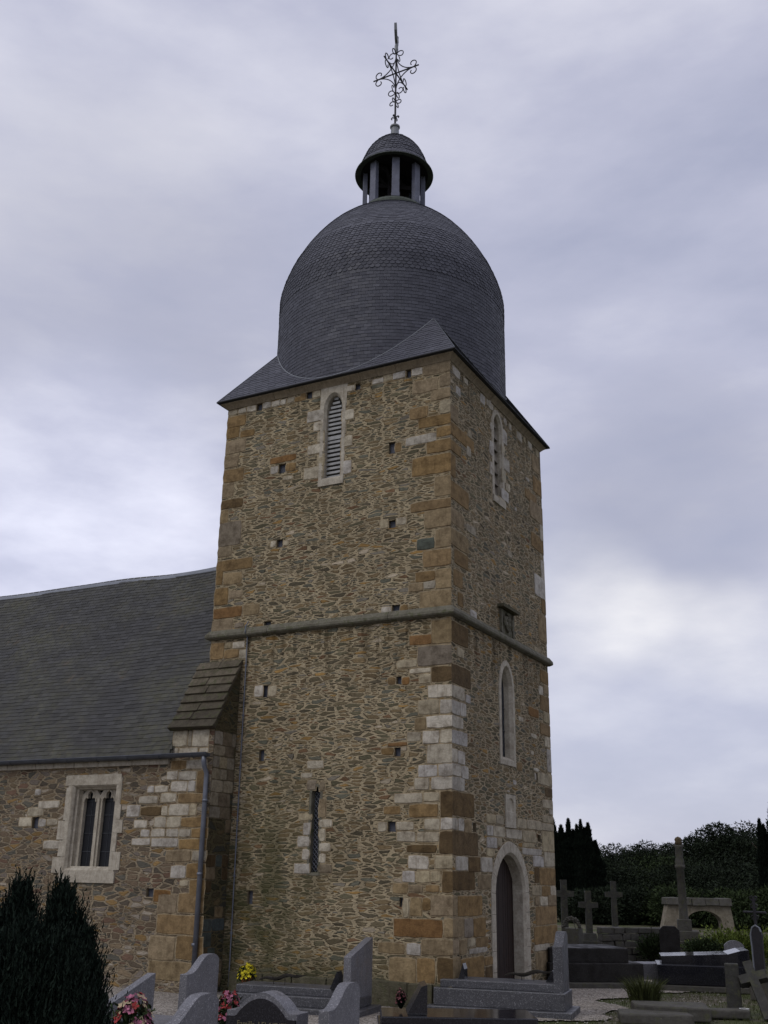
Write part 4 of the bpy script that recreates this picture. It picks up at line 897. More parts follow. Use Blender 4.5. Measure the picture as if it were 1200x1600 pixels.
# roof
RY, RZ, EY, EZ2 = 2.645, 9.14, ND-.14, 4.20
RL = math.hypot(RY-EY, RZ-EZ2); sy, sz = (RY-EY)/RL, (RZ-EZ2)/RL
def sag(t): return -.045*math.sin(min(1, max(0, (-t-5.4)/7))*PI)-.02*math.sin(t*1.3)
def nsurf(t, s, h):
    q = s/RL; return (t, EY+sy*s-sz*h, EZ2+sz*s+sy*h+sag(t)*q+.008*math.sin(t*2.1+s*1.7))
rf = MB()
def rend(s): return BX0+.08 if EY+sy*s < ND-.02 else (BX0-.02 if EY+sy*s < 0. else -W-.005)
for i in range(60):
    for j in range(26):
        s0_, s1_ = RL*j/26, RL*(j+1)/26; xe = rend((s0_+s1_)/2); a, b = NX+(xe-NX)*i/60, NX+(xe-NX)*(i+1)/60
        rf.face([nsurf(a, s0_, -.02), nsurf(b, s0_, -.02), nsurf(b, s1_, -.02), nsurf(a, s1_, -.02)], (.3, .5, 0))
slates_on(rf, nsurf, .0, RL-.06, None, lambda s: -17.0, rend, .21, .112, .012, sj=.007)
rf.add([(NX, RY, RZ-.03), (-W, RY, RZ-.03), (-W, 6.15, 4.2), (NX, 6.15, 4.2)], [[0, 1, 2, 3]], (.3, .5, 0))
rf = rf.build('nave_roof', MSLATE_N, church)
rg = MB()
for x0, x1, dz in ((-17, -8.72, 0), (-8.75, -W-.01, .022)):
    n = 12
    for s_ in (-1, 1):
        for i in range(n):
            a, b = x0+(x1-x0)*i/n, x0+(x1-x0)*(i+1)/n; 
            za, zb_ = RZ+.03+dz+sag(a), RZ+.03+dz+sag(b)
            rg.add([(a, RY, za), (b, RY, zb_), (b, RY+s_*.065, zb_-.10), (a, RY+s_*.065, za-.10), (a, RY+s_*.065, za-.115), (b, RY+s_*.065, zb_-.115)], [[0, 1, 2, 3], [3, 2, 5, 4]])
rg.build('ridge_cap', MRIDGE, rf)
# gutter: half-round channel
gt = MB(); gx0, gx1 = NX, XB-.0; gy, gz, gr = ND-.155, 4.19, .075
for i in range(30):
    a, b = gx0+(gx1-gx0)*i/30, gx0+(gx1-gx0)*(i+1)/30
    for k in range(8):
        t0, t1 = PI+PI*k/8, PI+PI*(k+1)/8
        for rr in (gr, gr-.008): gt.face([(a, gy+rr*math.cos(t0), gz+rr*math.sin(t0)), (b, gy+rr*math.cos(t0), gz+rr*math.sin(t0)), (b, gy+rr*math.cos(t1), gz+rr*math.sin(t1)), (a, gy+rr*math.cos(t1), gz+rr*math.sin(t1))])
gt.tube([(gx0, gy-gr, gz), (gx1, gy-gr, gz)], .011, 6); gt.add([(gx1, gy+gr*math.cos(PI+PI*k/8), gz+gr*math.sin(PI+PI*k/8)) for k in range(9)], [list(range(9))])
for i in range(22):
    x = -5.0-i*.8
    gt.tube([(x, gy+(gr+.006)*math.cos(t), gz+(gr+.006)*math.sin(t)) for t in [PI+PI*k/6 for k in range(7)]], .008, 4)
gut = gt.build('gutter', MGUT, church)
dp = MB(); dx = XB-.09
dp.tube([(dx, gy, gz-.05), (dx, gy, gz-.16), (dx+.005, gy+.02, gz-.24), (dx+.02, ND-.07, gz-.36), (dx+.02, ND-.065, gz-.5), (dx+.055, ND-.065, .05)], .046, 12)
for z in (3.3, 2.0, .8): dp.tube([(dx+.03, ND-.065, z), (dx+.03, ND-.065, z+.05)], .054, 12)
dp.build('downpipe', MPIPE, church, True)

# nave window -------------------------------------------------------
nwn = empty('traceried_window'); nwn.parent = church
mb = MB(); o1, o0 = nw, grow(nw, .0)
loft(mb, FN, [(grow(nw, .13), .0), (grow(nw, .125), .016), (grow(nw, .0), .016), (grow(nw, -.035), -.03), (grow(nw, -.04), -.08), (grow(nw, -.07), -.10), (grow(nw, -.07), -.34)], [(1,)*3]*6)
for (a, b, z0, z1) in ((-8.34, -6.86, 3.66, 3.88), (-8.30, -8.12, 3.0, 3.64), (-8.42, -8.12, 2.62, 2.99), (-8.34, -8.12, 2.30, 2.61), (-8.46, -8.12, 1.99, 2.29), (-6.98, -6.86, 3.3, 3.64), (-6.98, -6.72, 2.75, 3.0), (-6.98, -6.80, 3.0, 3.29), (-6.98, -6.70, 2.06, 2.40), (-6.98, -6.84, 2.4, 2.74)):
    ca_, cb_ = (a, min(b, -8.135)) if b < -7.5 and z1 < 3.65 else ((max(a, -6.965), b) if a > -7.5 else (a, b))
    mb.prism(quad(ca_, cb_-.004, max(z0, 3.672) if a < -8.3 and b > -7 else z0, z1-.006), FN, 0, .019+R_.uniform(0, .004))
mb.prism([(-8.22, 1.82), (-6.80, 1.82), (-6.80, 2.03), (-8.22, 2.03)], FN, -.02, .035)
mb.add([FN(-8.2, 2.03, .03), FN(-6.85, 2.03, .03), FN(-6.95, 2.12, -.30), FN(-8.15, 2.12, -.30)], [[0, 1, 2, 3]])
mb.build('surround', MTRIM, nwn, bevel=.005)
def trefoil(c):
    h = .165; zsh = 3.36
    P = [(c-h, 2.10), (c+h, 2.10), (c+h, zsh)]
    for x in (0, .5, 1.): P.append((c+h-.005-.02*x, zsh+.05+.03*x))
    P += [(c+.10, 3.46), (c+.075, 3.43), (c+.088, 3.50), (c+.07, 3.545), (c+.035, 3.57), (c, 3.60), (c-.035, 3.57), (c-.07, 3.545), (c-.088, 3.50), (c-.075, 3.43), (c-.10, 3.46)]
    for x in (1., .5, 0): P.append((c-h+.005+.02*x, zsh+.05+.03*x))
    P.append((c-h, zsh)); return P
tr = MB(); L1, L2 = trefoil(-7.815), trefoil(-7.325)
sp1 = [(-8.04, 3.50), (-7.95, 3.575), (-8.04, 3.585)]; sp2 = [(-7.655, 3.585), (-7.57, 3.48), (-7.485, 3.585)]; sp3 = [(-7.19, 3.575), (-7.085, 3.50), (-7.085, 3.585)]
tr.prism(quad(-8.06, -7.05, 2.06, 3.60), FN, -.30, -.19, holes=[L1, L2, sp1, sp2, sp3])
tr.prism(quad(-7.60, -7.54, 2.1, 3.42), FN, -.20, -.155)
for c_ in (-7.815, -7.325):
    tr.tube([FN(u, z, -.185) for u, z in trefoil(c_)[2:]], .022, 5)
tr.build('tracery', MTRIM, nwn)
g = MB(); g.prism(quad(-8.06, -7.05, 2.06, 3.60), FN, None, -.27); g.build('glass', MGLASS, nwn)
g = MB()
for a, b in ((-7.98, -7.65), (-7.49, -7.16)):
    for z in (2.4, 2.75, 3.1, 3.38): g.tube([FN(a, z, -.262), FN(b, z, -.262)], .006, 4)
    g.tube([FN((a+b)/2, 2.1, -.262), FN((a+b)/2, 3.5, -.262)], .004, 4)
g.build('glazing_bars', MGUT, nwn)
# ================================================================== GROUND
def ground_material(name, c1, c2, c3, scale, grassy=0.):
    m = M(name, .95, .1); o = m.coord('Object')
    peb = m.vor(o, scale, 'F1', 1, '3D'); s = m.sep(peb['Color'])
    c = m.ramp(s[0], [(0, c1), (.5, c2), (1, c3)])
    c = m.mix(1., c, m.ramp(m.noise(o, 1.3, 5, .65), [(.3, (.72,)*3), (.7, (1.15,)*3)]), 'MULTIPLY')
    if grassy:
        k = m.rng(m.noise(o, .8, 5, .65), .42, .58); c = m.mix(m.mth('MULTIPLY', k, grassy), c, m.ramp(m.noise(o, 30, 4, .7), [(.3, (.025, .035, .012)), (.7, (.07, .08, .028))]))
    m.color(c); m.bump(m.mth('ADD', m.mth('MULTIPLY', peb['Distance'], -1.), m.noise(o, 6, 4)), .012, .9); return m.m
MGRAV = ground_material('pale gravel', (.10, .09, .075), (.22, .19, .155), (.38, .35, .31), 42)
MSOIL = ground_material('grassy earth', (.045, .040, .028), (.08, .07, .05), (.16, .14, .11), 30, .9)
MFIELD = ground_material('far grass', (.03, .035, .015), (.045, .055, .02), (.07, .075, .03), 6, .8)
def gz_(x, y): return .012*math.sin(x*1.7)*math.cos(y*1.3)
def sheet(name, x0, x1, y0, y1, z, mat, n=60, edge=None):
    mb = MB(); V = []; F = []
    for j in range(n+1):
        for i in range(n+1):
            x, y = x0+(x1-x0)*i/n, y0+(y1-y0)*j/n; V.append((x, y, z+gz_(x, y)))
    for j in range(n):
        for i in range(n):
            cx_, cy_ = x0+(x1-x0)*(i+.5)/n, y0+(y1-y0)*(j+.5)/n
            if edge is None or edge(cx_, cy_): F.append([j*(n+1)+i, j*(n+1)+i+1, (j+1)*(n+1)+i+1, (j+1)*(n+1)+i])
    mb.add(V, F); return tag(mb.build(name, mat), kind='structure')
mb = MB(); mb.face([(-900, -300, -.03), (900, -300, -.03), (900, 1500, -.03), (-900, 1500, -.03)]); tag(mb.build('ground', MFIELD), kind='structure')
sheet('churchyard_soil', -30, 30, -24, 60, -.012, MSOIL, 90)
sheet('gravel_path', -16, 9, -20, 12, .012, MGRAV, 300, lambda x, y: not (x > 2.0+.35*math.sin(y*1.4)+.2*math.sin(y*3.7) and y > -1.2+.3*math.sin(x*2)) and not (x < -W+.1 and y > -.6))

MFLD = leafm('faded red petals', (.13, .045, .05), .4)
# ================================================================== GRAVES
def xf(c, th):
    ct, st = math.cos(th), math.sin(th)
    return lambda u, v, z: (c[0]+u*ct-v*st, c[1]+u*st+v*ct, z)
def curve_top(w, h, kind, n=18):
    P = [(-w/2, 0), (w/2, 0)]
    for i in range(n+1):
        t = i/n; x = w/2-w*t; q = 1-t                              # q runs 0 (left) to 1 (right)
        if kind == 's': k = .5-.5*math.cos(min(1, max(0, (q-.12)/.55))*PI); z = h-.20*(1-k)-(.07*max(0, (q-.82)/.18)**2)
        elif kind == 'slope': z = h-.24*(1-q)
        elif kind == 'hump': k = max(0, math.sin(min(1, max(0, (q-.14)/.72))*PI)); z = h-.18*(1-k**.8)
        elif kind == 'round': z = h-.10*(abs(q-.5)*2)**2.6
        elif kind == 'chamfer': z = h-.10*max(0, (abs(q-.5)*2-.6)/.4)
        else: z = h
        P.append((x, z))
    return P
def headstone_mb(mb, c, th, w, h, t, kind, z0=0., flip=False):
    f = xf(c, th); P = curve_top(w, h, kind)
    if flip: P = [(-u, z) for u, z in P][::-1]
    return mb.prism(P, lambda u, z, d: f(d, u, z0+z), -t/2, t/2)      # slab stands across the local y axis
GROUPH = 'headstones of the family graves beside the tower'
def gbox(c, th, u, v, z, dims, mat, name, parent, bev=.012, kind=None):
    f = xf(c, th); p = f(u, v, z); mb = MB().box(p, dims, rz=th); return mb.build(name, mat, parent, bevel=bev)
TH = .16
# -- granite grave in front of the left wall of the tower
def tiered_grave(name, label, c, th, L_, Wd, mat, hs, steps, hmat=None, group=None, plaque=None):
    root = empty(name, (c[0], c[1], 0)); tag(root, label, 'grave', group)
    z = 0
    for k, (ins, h) in enumerate(steps):
        gbox(c, th, (-ins if k else 0)*.0, 0, z+h/2, (L_-ins*2, Wd-ins*2, h), mat, ('base', 'surround', 'slab')[min(k, 2)], root); z += h
    if hs:
        w, h, t, kind, z0 = hs; f = xf(c, th); p = f(L_/2-t/2-steps[1][0]-.03, 0, 0)
        headstone_mb(MB(), p, th, w, h, t, kind, z0).build('headstone', hmat or mat, root, bevel=.010) if False else headstone_mb_build(p, th, w, h, t, kind, z0, hmat or mat, root)
    reparent(root); return root
def headstone_mb_build(p, th, w, h, t, kind, z0, mat, root, name='headstone', flip=False):
    mb = MB(); headstone_mb(mb, p, th, w, h, t, kind, z0, flip); return mb.build(name, mat, root, bevel=.008)
tiered_grave('granite_grave', 'long grey granite grave with tall sloped headstone against the tower foot', (-2.05, -1.45), TH, 2.45, 1.05, MGRD, (1.0, .98, .12, 'slope', .12), ((0, .10), (.13, .15), (.24, .12)), MGR)
tiered_grave('granite_grave', 'speckled dark granite grave with narrow headstone in front of the arched door', (.74, .35), TH+.02, 2.35, 1.05, MGRD, (.66, 1.12, .15, 's', .12), ((0, .10), (.11, .26), (.20, .12)), MGRD)

def lone_headstone(label, c, th, w, h, t, kind, mat, base=True, z0=0., flip=False):
    r = empty('headstone', (c[0], c[1], 0)); tag(r, label, 'headstone')
    headstone_mb_build(c, th, w, h, t, kind, z0, mat, r, 'stone', flip)
    gbox(c, th, -.75, 0, .13, (1.7, w+.2, .26), mat, 'slab', r); gbox(c, th, -.68, 0, .05, (2.0, w+.4, .10), MCONC, 'base', r)
    reparent(r); return r
lone_headstone('grey granite headstone with straight sloping top beside the dark conifer', (-.72, -7.08), TH, .88, .97, .10, 'slope', MGR)
lone_headstone('grey granite headstone with tall curved shoulder below the downpipe', (-1.22, -5.18), TH, .84, 1.06, .10, 's', MGR)
lone_headstone('pale granite headstone with swept S shaped top nearest to the conifer', (1.40, -8.75), TH, .92, 1.04, .11, 's', MGR)
lone_headstone('grey granite headstone with curved top standing left of the black tomb', (1.90, -6.95), TH, .86, 1.03, .11, 's', MGR)

# -- black fronted headstone with gilt lettering, faces the camera
bh = empty('headstone', (1.12, -7.0, 0)); tag(bh, 'black polished headstone with bell shaped top and gilt family name', 'headstone')
c = (1.10, -7.16); th = .10
f = xf(c, th)
P = curve_top(.80, .87, 'hump', 26)
mb = MB(); mb.prism([(u*1.01, z+.05 if z > .1 else z) for u, z in P], lambda u, z, d: f(u, -d, z), -.26, 0); mb.build('stone', MGR, bh, bevel=.006)
mb = MB(); mb.prism([(u*.995, z-.004) for u, z in P], lambda u, z, d: f(u, -d, z), .001, .022); fr = mb.build('front_panel', MGRB, bh)
def text(body, size, loc, rotz, mat, parent, name='lettering'):
    cu = bpy.data.curves.new(name, 'FONT'); cu.body = body; cu.size = size; cu.align_x = 'CENTER'; cu.extrude = .002
    o = bpy.data.objects.new(name, cu); COL.objects.link(o); o.matrix_world = Matrix.Translation(loc) @ Matrix.Rotation(rotz, 4, 'Z') @ Matrix.Rotation(PI/2, 4, 'X')
    bpy.context.view_layer.update()
    me = bpy.data.meshes.new_from_object(o.evaluated_get(bpy.context.evaluated_depsgraph_get())); mw_ = o.matrix_world.copy(); bpy.data.objects.remove(o)
    me.transform(mw_); me.materials.clear(); me.materials.append(mat)
    n = bpy.data.objects.new(name, me); COL.objects.link(n); n.parent = parent; return n
text('Famille', .075, Vector(f(-.16, -.026, .60)), th, MLETTER, fr); text('LELAIDIER', .075, Vector(f(.15, -.026, .60)), th, MLETTER, fr)
gbox(c, th, 0, -.6, .12, (1.0, 1.5, .24), MGRB, 'slab', bh)
reparent(bh)

# -- black tomb low at the bottom edge
bt2 = empty('black_tomb', (1.9, -4.1, 0)); tag(bt2, 'low black granite tomb slab with a dark sloping plaque at its left end', 'grave')
c = (1.86, -4.0); th = TH+.35
gbox(c, th, 0, 0, .05, (2.15, 1.1, .10), MCONC, 'base', bt2); gbox(c, th, 0, 0, .24, (1.95, .95, .30), MGRB, 'surround', bt2); gbox(c, th, 0, 0, .44, (1.88, .88, .09), MGRB, 'slab', bt2)
f = xf(c, th); mb = MB(); P = [(-.60, .49), (-.36, .49), (-.36, .82), (-.43, .80)]
mb.prism(P, lambda u, z, d: f(u-.02, d, z), -.28, .28); mb.build('plaque', MPLAQ, bt2, bevel=.006)
reparent(bt2)

# -- plaques and bronze palms lying on the graves
def tri_plaque(label, p, th, h=.26, w=.20):
    f = xf(p, th); mb = MB(); mb.prism([(-.09, 0), (.05, 0), (.05, h*.75), (.02, h)], lambda u, z, d: f(u, d, p[2]+z), -w/2, w/2)
    o = mb.build('memorial_plaque', MPLAQ, bevel=.004); tag(o, label, 'plaque')
tri_plaque('small dark pointed plaque leaning beside the tall sloped headstone', (-1.28, -1.55, .37), TH)
tri_plaque('dark leaning plaque at the left end of the speckled granite grave', (.12, .15, .36), TH, .36)
tri_plaque('tiny dark plaque beside the narrow headstone in front of the door', (1.52, .52, .48), TH, .18, .1)
def palm(label, p, th, L_=.75):
    f = xf(p, th); mb = MB(); N_ = 12
    stem = [f(-L_/2+L_*i/N_, .03*math.sin(i*.5), p[2]+.06+.10*(i/N_)+.02*math.sin(i)) for i in range(N_+1)]
    mb.tube(stem, [.012+.018*math.sin(PI*i/N_) for i in range(N_+1)], 6)
    for i in range(2, N_):
        for s_ in (-1, 1):
            a = Vector(stem[i]); b = Vector(f(-L_/2+L_*i/N_+.16, s_*.07, p[2]+.07+.10*(i/N_))); n_ = Vector((0, 0, .018))
            mb.face([a+n_, a-n_, b]); 
    for u in (-.12, .08): mb.tube([f(u, 0, p[2]), f(u, 0, p[2]+.10)], .006, 4)
    tag(mb.build('bronze_palm', MBRONZE), label, 'ornament', None)
palm('dark bronze palm branch lying on the grave below the loop window', (-2.35, -1.55, .37), TH)
palm('dark bronze palm branch lying across the grave in front of the door', (1.12, .55, .48), TH+.05, .8)

# -- flowers
def flowers(name, label, p, r, h, mat, leafmat, n=60, fs=.03, pot=None, cat='flowers', more=()):
    root = empty(name, (p[0], p[1], p[2])); tag(root, label, cat)
    mb = MB(); lf = MB(); mats = [mat]+list(more); rr = random.Random(hash(label) % 999)
    rr = random.Random(len(label)*31+n)
    for i in range(n):
        a, q = rr.uniform(0, 2*PI), rr.random()**.5; z = h*(.35+.65*math.sqrt(max(0, 1-q*q)))*rr.uniform(.75, 1.05)
        c = Vector((p[0]+r*q*math.cos(a), p[1]+r*q*math.sin(a), p[2]+z)); k = rr.randrange(len(mats)); s = fs*rr.uniform(.7, 1.3)
        nrm_ = Vector((math.cos(a)*q, math.sin(a)*q, .7+rr.uniform(-.4, .2))).normalized(); t = nrm_.orthogonal().normalized(); b = nrm_.cross(t)
        for j in range(5):
            an = 2*PI*j/5+rr.random(); d = (t*math.cos(an)+b*math.sin(an)); e_ = nrm_.cross(d)
            mb.add([c, c+d*s*.7+e_*s*.45+nrm_*s*.2, c+d*s*1.2+nrm_*s*.35, c+d*s*.7-e_*s*.45+nrm_*s*.2], [[0, 1, 2, 3]], (rr.random(), 0, 0), k)
        lf.tube([(p[0]+r*.2*q*math.cos(a), p[1]+r*.2*q*math.sin(a), p[2]+.02), c], .004, 3, (.3, 0, 0))
    for i in range(n*3):
        a, q = rr.uniform(0, 2*PI), rr.random()**.5; c = Vector((p[0]+r*q*1.05*math.cos(a), p[1]+r*q*1.05*math.sin(a), p[2]+h*rr.uniform(.15, .8)))
        d = Vector((rr.uniform(-1, 1), rr.uniform(-1, 1), rr.uniform(0, 1))).normalized(); e_ = d.orthogonal().normalized()
        lf.face([c, c+d*fs*.9+e_*fs*.3, c+d*fs*1.9, c+d*fs*.9-e_*fs*.3], (rr.random(), 0, 0))
    mb.build('blossoms', mats, root); lf.build('leaves', leafmat, root)
    if pot: MB().lathe((p[0], p[1], p[2]-.0), [(0, 0), (pot*.7, 0), (pot, .13), (pot*1.08, .13), (pot*1.08, .16), (pot*.9, .16), (pot*.9, .13), (0, .13)], 16).build('pot', MTERRA, root)
    reparent(root); return root
flowers('potted_flowers', 'round pot of bright yellow flowers at the foot of the tower wall', (-3.66, -.62, .20), .17, .36, MFLY, MLEAFG, 150, .024, .10)
flowers('flower_bouquet', 'bouquet of cream, pink and red flowers beside the conifer', (1.02, -9.05, .55), .18, .50, MFLP, MLEAFG, 90, .034, None, more=(MFLC, MFLR, MFLP))
flowers('flower_bouquet', 'pink and red bouquet left of the black lettered headstone', (.50, -6.9, .40), .13, .50, MFLP, MLEAFG, 80, .03, None, more=(MFLR, MFLR))
flowers('flower_bouquet', 'small sprig of red flowers at the foot of the lettered headstone', (1.55, -7.0, .32), .10, .26, MFLR, MLEAFD, 22, .035)
flowers('flower_bouquet', 'faded dusky red flower spray leaning on the plaque of the black tomb', (1.24, -4.30, .50), .07, .25, MFLD, MLEAFD, 70, .012)

# ---------------------------------------------------------- right hand side
tb = empty('stone_tomb', (1.0, 5.2, 0)); tag(tb, 'two tiered dark stone tomb below the three stone crosses', 'grave')
c = (.55, 5.55); th = .62
gbox(c, th, 0, 0, .06, (2.2, 1.7, .12), MCONC, 'base', tb, .02); gbox(c, th, -.05, 0, .29, (1.95, 1.45, .36), MGRBR, 'lower_tier', tb, .02); gbox(c, th, -.15, .05, .60, (1.65, 1.25, .28), MGRBR, 'upper_tier', tb, .02)
reparent(tb)
gb_ = empty('grey_grave_kerb', (1.3, 7.0, 0)); tag(gb_, 'plain pale grey grave block between the stone tomb and black tomb', 'grave')
gbox((1.50, 6.85), .75, 0, 0, .20, (.9, .55, .40), MGR, 'block', gb_); gbox((1.42, 6.55), .75, 0, 0, .05, (1.0, .9, .09), MTRIM, 'edge', gb_); reparent(gb_)
kt = empty('black_tomb', (2.6, 6.2, 0)); tag(kt, 'black polished tomb with bright reflecting top and raised right end', 'grave')
c = (2.72, 6.35); th = .28
gbox(c, th, 0, 0, .05, (2.05, 1.35, .10), MCONC, 'base', kt); gbox(c, th, 0, 0, .29, (1.86, 1.18, .36), MGRB, 'lower_tier', kt)
f = xf(c, th); mb = MB()
mb.prism([(-.84, .47), (.86, .47), (.86, .78), (.70, .76), (.45, .69), (.2, .675), (-.84, .62)], lambda u, z, d: f(u, d, z), -.50, .50); mb.build('slab', MGRB, kt, bevel=.01)
reparent(kt)
def simple_headstone(label, c, th, w, h, t, kind, mat):
    r = empty('headstone', (c[0], c[1], 0)); tag(r, label, 'headstone'); headstone_mb_build(c, th, w, h, t, kind, 0, mat, r, 'stone'); gbox(c, th, 0, 0, .05, (t+.25, w+.2, .12), MCONC, 'base', r); reparent(r)
simple_headstone('dark upright headstone with clipped corners behind the black tomb', (.85, 11.5), -PI/2+.25, .50, .95, .16, 'chamfer', MGRBR)
simple_headstone('small grey headstone with humped top behind the right end of the black tomb', (2.95, 8.6), -PI/2+.3, .42, .82, .10, 'round', MGR)

def stone_cross(label, c, th, h, aw, tw=.20, tilt=None, plain_=False):
    r = empty('stone_cross', (c[0], c[1], 0)); tag(r, label, 'cross', None)
    f = xf(c, th); b = MB(); b.box((c[0], c[1], .11), (.62, .55, .22), rz=th); b.box((c[0], c[1], .32), (.46, .40, .22), rz=th, taper=(.8, .8)); b.build('pedestal', MCROSS, r, bevel=.02)
    s = MB(); w_ = tw/2; za = h-.42
    P = [(-w_*1.1, .42), (w_*1.1, .42), (w_, za-w_), (w_+.05, za-w_), (aw/2, za-w_*.85), (aw/2, za+w_*.85), (w_+.05, za+w_), (w_, za+w_), (w_*1.0, h-.06), (w_*1.15, h-.05), (w_*1.0, h), (-w_*1.0, h), (-w_*1.15, h-.05), (-w_, h-.06), (-w_, za+w_), (-w_-.05, za+w_), (-aw/2, za+w_*.85), (-aw/2, za-w_*.85), (-w_-.05, za-w_), (-w_, za-w_)]
    s.prism(P, lambda u, z, d: f(u, d, z), -.085, .085); s.build('cross', MCROSS, r, bevel=.015)
    reparent(r)
GC = 'weathered stone crosses in the churchyard'
stone_cross('tall stone cross half hidden behind the right corner of the tower', (-3.62, 16.6), .45, 2.0, .62, .19)
stone_cross('stone cross with broad plain arms in the middle of the three', (-2.93, 16.9), .5, 1.68, .60, .18)
stone_cross('slender stone cross with capped head, right of the broad armed cross', (-2.58, 18.6), .4, 1.98, .56, .17)
# wreath
wr_ = MB()
for k in range(40):
    a = PI*k/39; rr_ = .24+.03*math.sin(k*2.1); p = (-2.52+rr_*math.cos(a)*.9, 13.9+rr_*math.cos(a)*.4, .68+rr_*1.15*math.sin(a)); wr_.ball(p, R_.uniform(.025, .045), 4)
for k in range(9): wr_.ball((-2.46+.012*k, 13.85, .95-.04*k), .02, 4)
wr_.box((-2.52, 13.95, .35), (.5, .4, .68)); tag(wr_.build('beaded_wreath', MCONC), 'small pale beaded wreath stone behind the narrow headstone', 'wreath')

# rubble wall behind
mb = MB(); x = 0
lw0, lw1 = Vector((-1.1, 11.9, 0)), Vector((.35, 13.1, 0)); dv_ = lw1-lw0
for row in range(5):
    t = 0
    while t < 1:
        l = R_.uniform(.12, .22); p = lw0+dv_*(t+l/2); hh = .17
        mb.box((p.x, p.y, row*.17+.08), (l*dv_.length-.015, .34+R_.uniform(-.03, .03), hh-.015), (.17*R_.uniform(.6, 1.3),)*3, rz=math.atan2(dv_.y, dv_.x), jit=.015); t += l
mb.build('rubble_wall', MCONC, bevel=.02); tag(bpy.data.objects['rubble_wall'], 'low broken rubble wall left of the dark upright headstone', 'wall')

# calvary column
cv = empty('calvary_column', (-.28, 18.3, 0)); tag(cv, 'tall slender stone calvary column with lichened carved top', 'column')
b = MB(); b.box((-.28, 18.3, .14), (1.2, 1.2, .28), rz=.3); b.box((-.28, 18.3, .42), (.8, .8, .28), rz=.3); b.box((-.28, 18.3, .72), (.42, .42, .34), rz=.3); b.build('steps', MCONC, cv, bevel=.02)
b = MB().lathe((-.28, 18.3, 0), [(.16, .85), (.14, 1.0), (.12, 2.38), (.165, 2.42), (.165, 2.49), (.14, 2.52)], 12); b.build('shaft', MCONC, cv, True)
b = MB().lathe((-.28, 18.3, 0), [(.14, 2.50), (.15, 2.62), (.11, 2.74), (.13, 2.86), (.115, 3.0), (.16, 3.08), (.10, 3.12)], 10); b.box((-.28, 18.3, 3.08), (.34, .14, .05), rz=.3); b.build('carved_figures', MCONC, cv, True)
b = MB(); b.lathe((-.28, 18.3, 0), [(.06, 3.1), (.13, 3.16), (.10, 3.22), (.12, 3.28), (.09, 3.34), (0, 3.38)], 8); b.build('finial', MRUSTRED, cv, True)
reparent(cv)
# stone archway
ah = empty('stone_archway', (-.7, 22.3, 0)); tag(ah, 'squat pale stone archway with flared legs and flat coping behind the column', 'archway')
p0, p1 = Vector((-1.80, 21.75, 0)), Vector((.38, 22.95, 0)); mid = (p0+p1)/2; tha = math.atan2((p1-p0).y, (p1-p0).x); f = xf((mid.x, mid.y), tha)
L_ = (p1-p0).length
hol = [(.02, 0), (.90, 0), (.90, .5)]
P = [(-L_/2-.12, 0), (-.42, 0)]+[(-.42, .55)]+[(.22-.64*math.cos(a), .72+.50*math.sin(a)) for a in [PI*i/14 for i in range(0, 15)]]+[(.86, .5), (.86, 0), (L_/2+.10, 0), (L_/2+.04, .55), (L_/2-.06, 1.42), (-L_/2+.22, 1.42), (-L_/2+.08, .8)]
mb = MB(); mb.prism([(a_, z_*.86) for a_, z_ in P], lambda u, z, d: f(u, -d, z), -.45, 0); mb.build('arch_wall', MARCH, ah, bevel=.03)
mb = MB(); u = -L_/2+.14
while u < L_/2-.02:
    l = R_.uniform(.3, .5); e_ = min(u+l, L_/2); p = f((u+e_)/2, .22, 1.34); mb.box(p, (e_-u-.01, .66, .25), rz=tha, jit=.012, taper=(1, .8)); u += l
mb.build('coping', MCONC, ah, bevel=.025)
reparent(ah)

# ornamental iron cross, far right
ic = empty('iron_grave_cross', (3.97, 4.9, 0)); tag(ic, 'dark cast iron grave cross with pale painted highlights at the right edge', 'cross')
c = (4.06, 4.9); th = -.25; f = xf(c, th)
mb = MB(); mb.box((c[0], c[1], .2), (.34, .34, .4), rz=th); mb.build('pedestal', MCONC, ic, bevel=.02)
mb = MB(); mb.tube([f(0, 0, .3), f(0, 0, 1.80)], .028, 8)
mb.prism([(-.09, .35), (.09, .35), (.10, .9), (.11, 1.12), (.07, 1.25), (0, 1.29), (-.07, 1.25), (-.11, 1.12), (-.10, .9)], lambda u, z, d: f(u, d, z), -.03, .03)
for z in (1.42, 1.62, 1.76):
    for s_ in (-1, 1): mb.tube([f(0, 0, z-.05), f(s_*.05, 0, z-.02), f(s_*.07, 0, z+.03), f(s_*.03, 0, z+.05)], .013, 5)
mb.tube([f(-.22, 0, 1.52), f(.22, 0, 1.52)], .022, 6); mb.build('cross', MIRON, ic)
mb = MB(); mb.tube([f(u, -.034, z) for u, z in [(-.10, .5), (-.10, .9), (-.11, 1.12), (-.07, 1.25), (0, 1.29), (.07, 1.25), (.10, 1.18)]], .016, 5); 
mb.build('painted_highlight', MCAME, ic)  # pale strip standing in for highlights on the iron
reparent(ic)
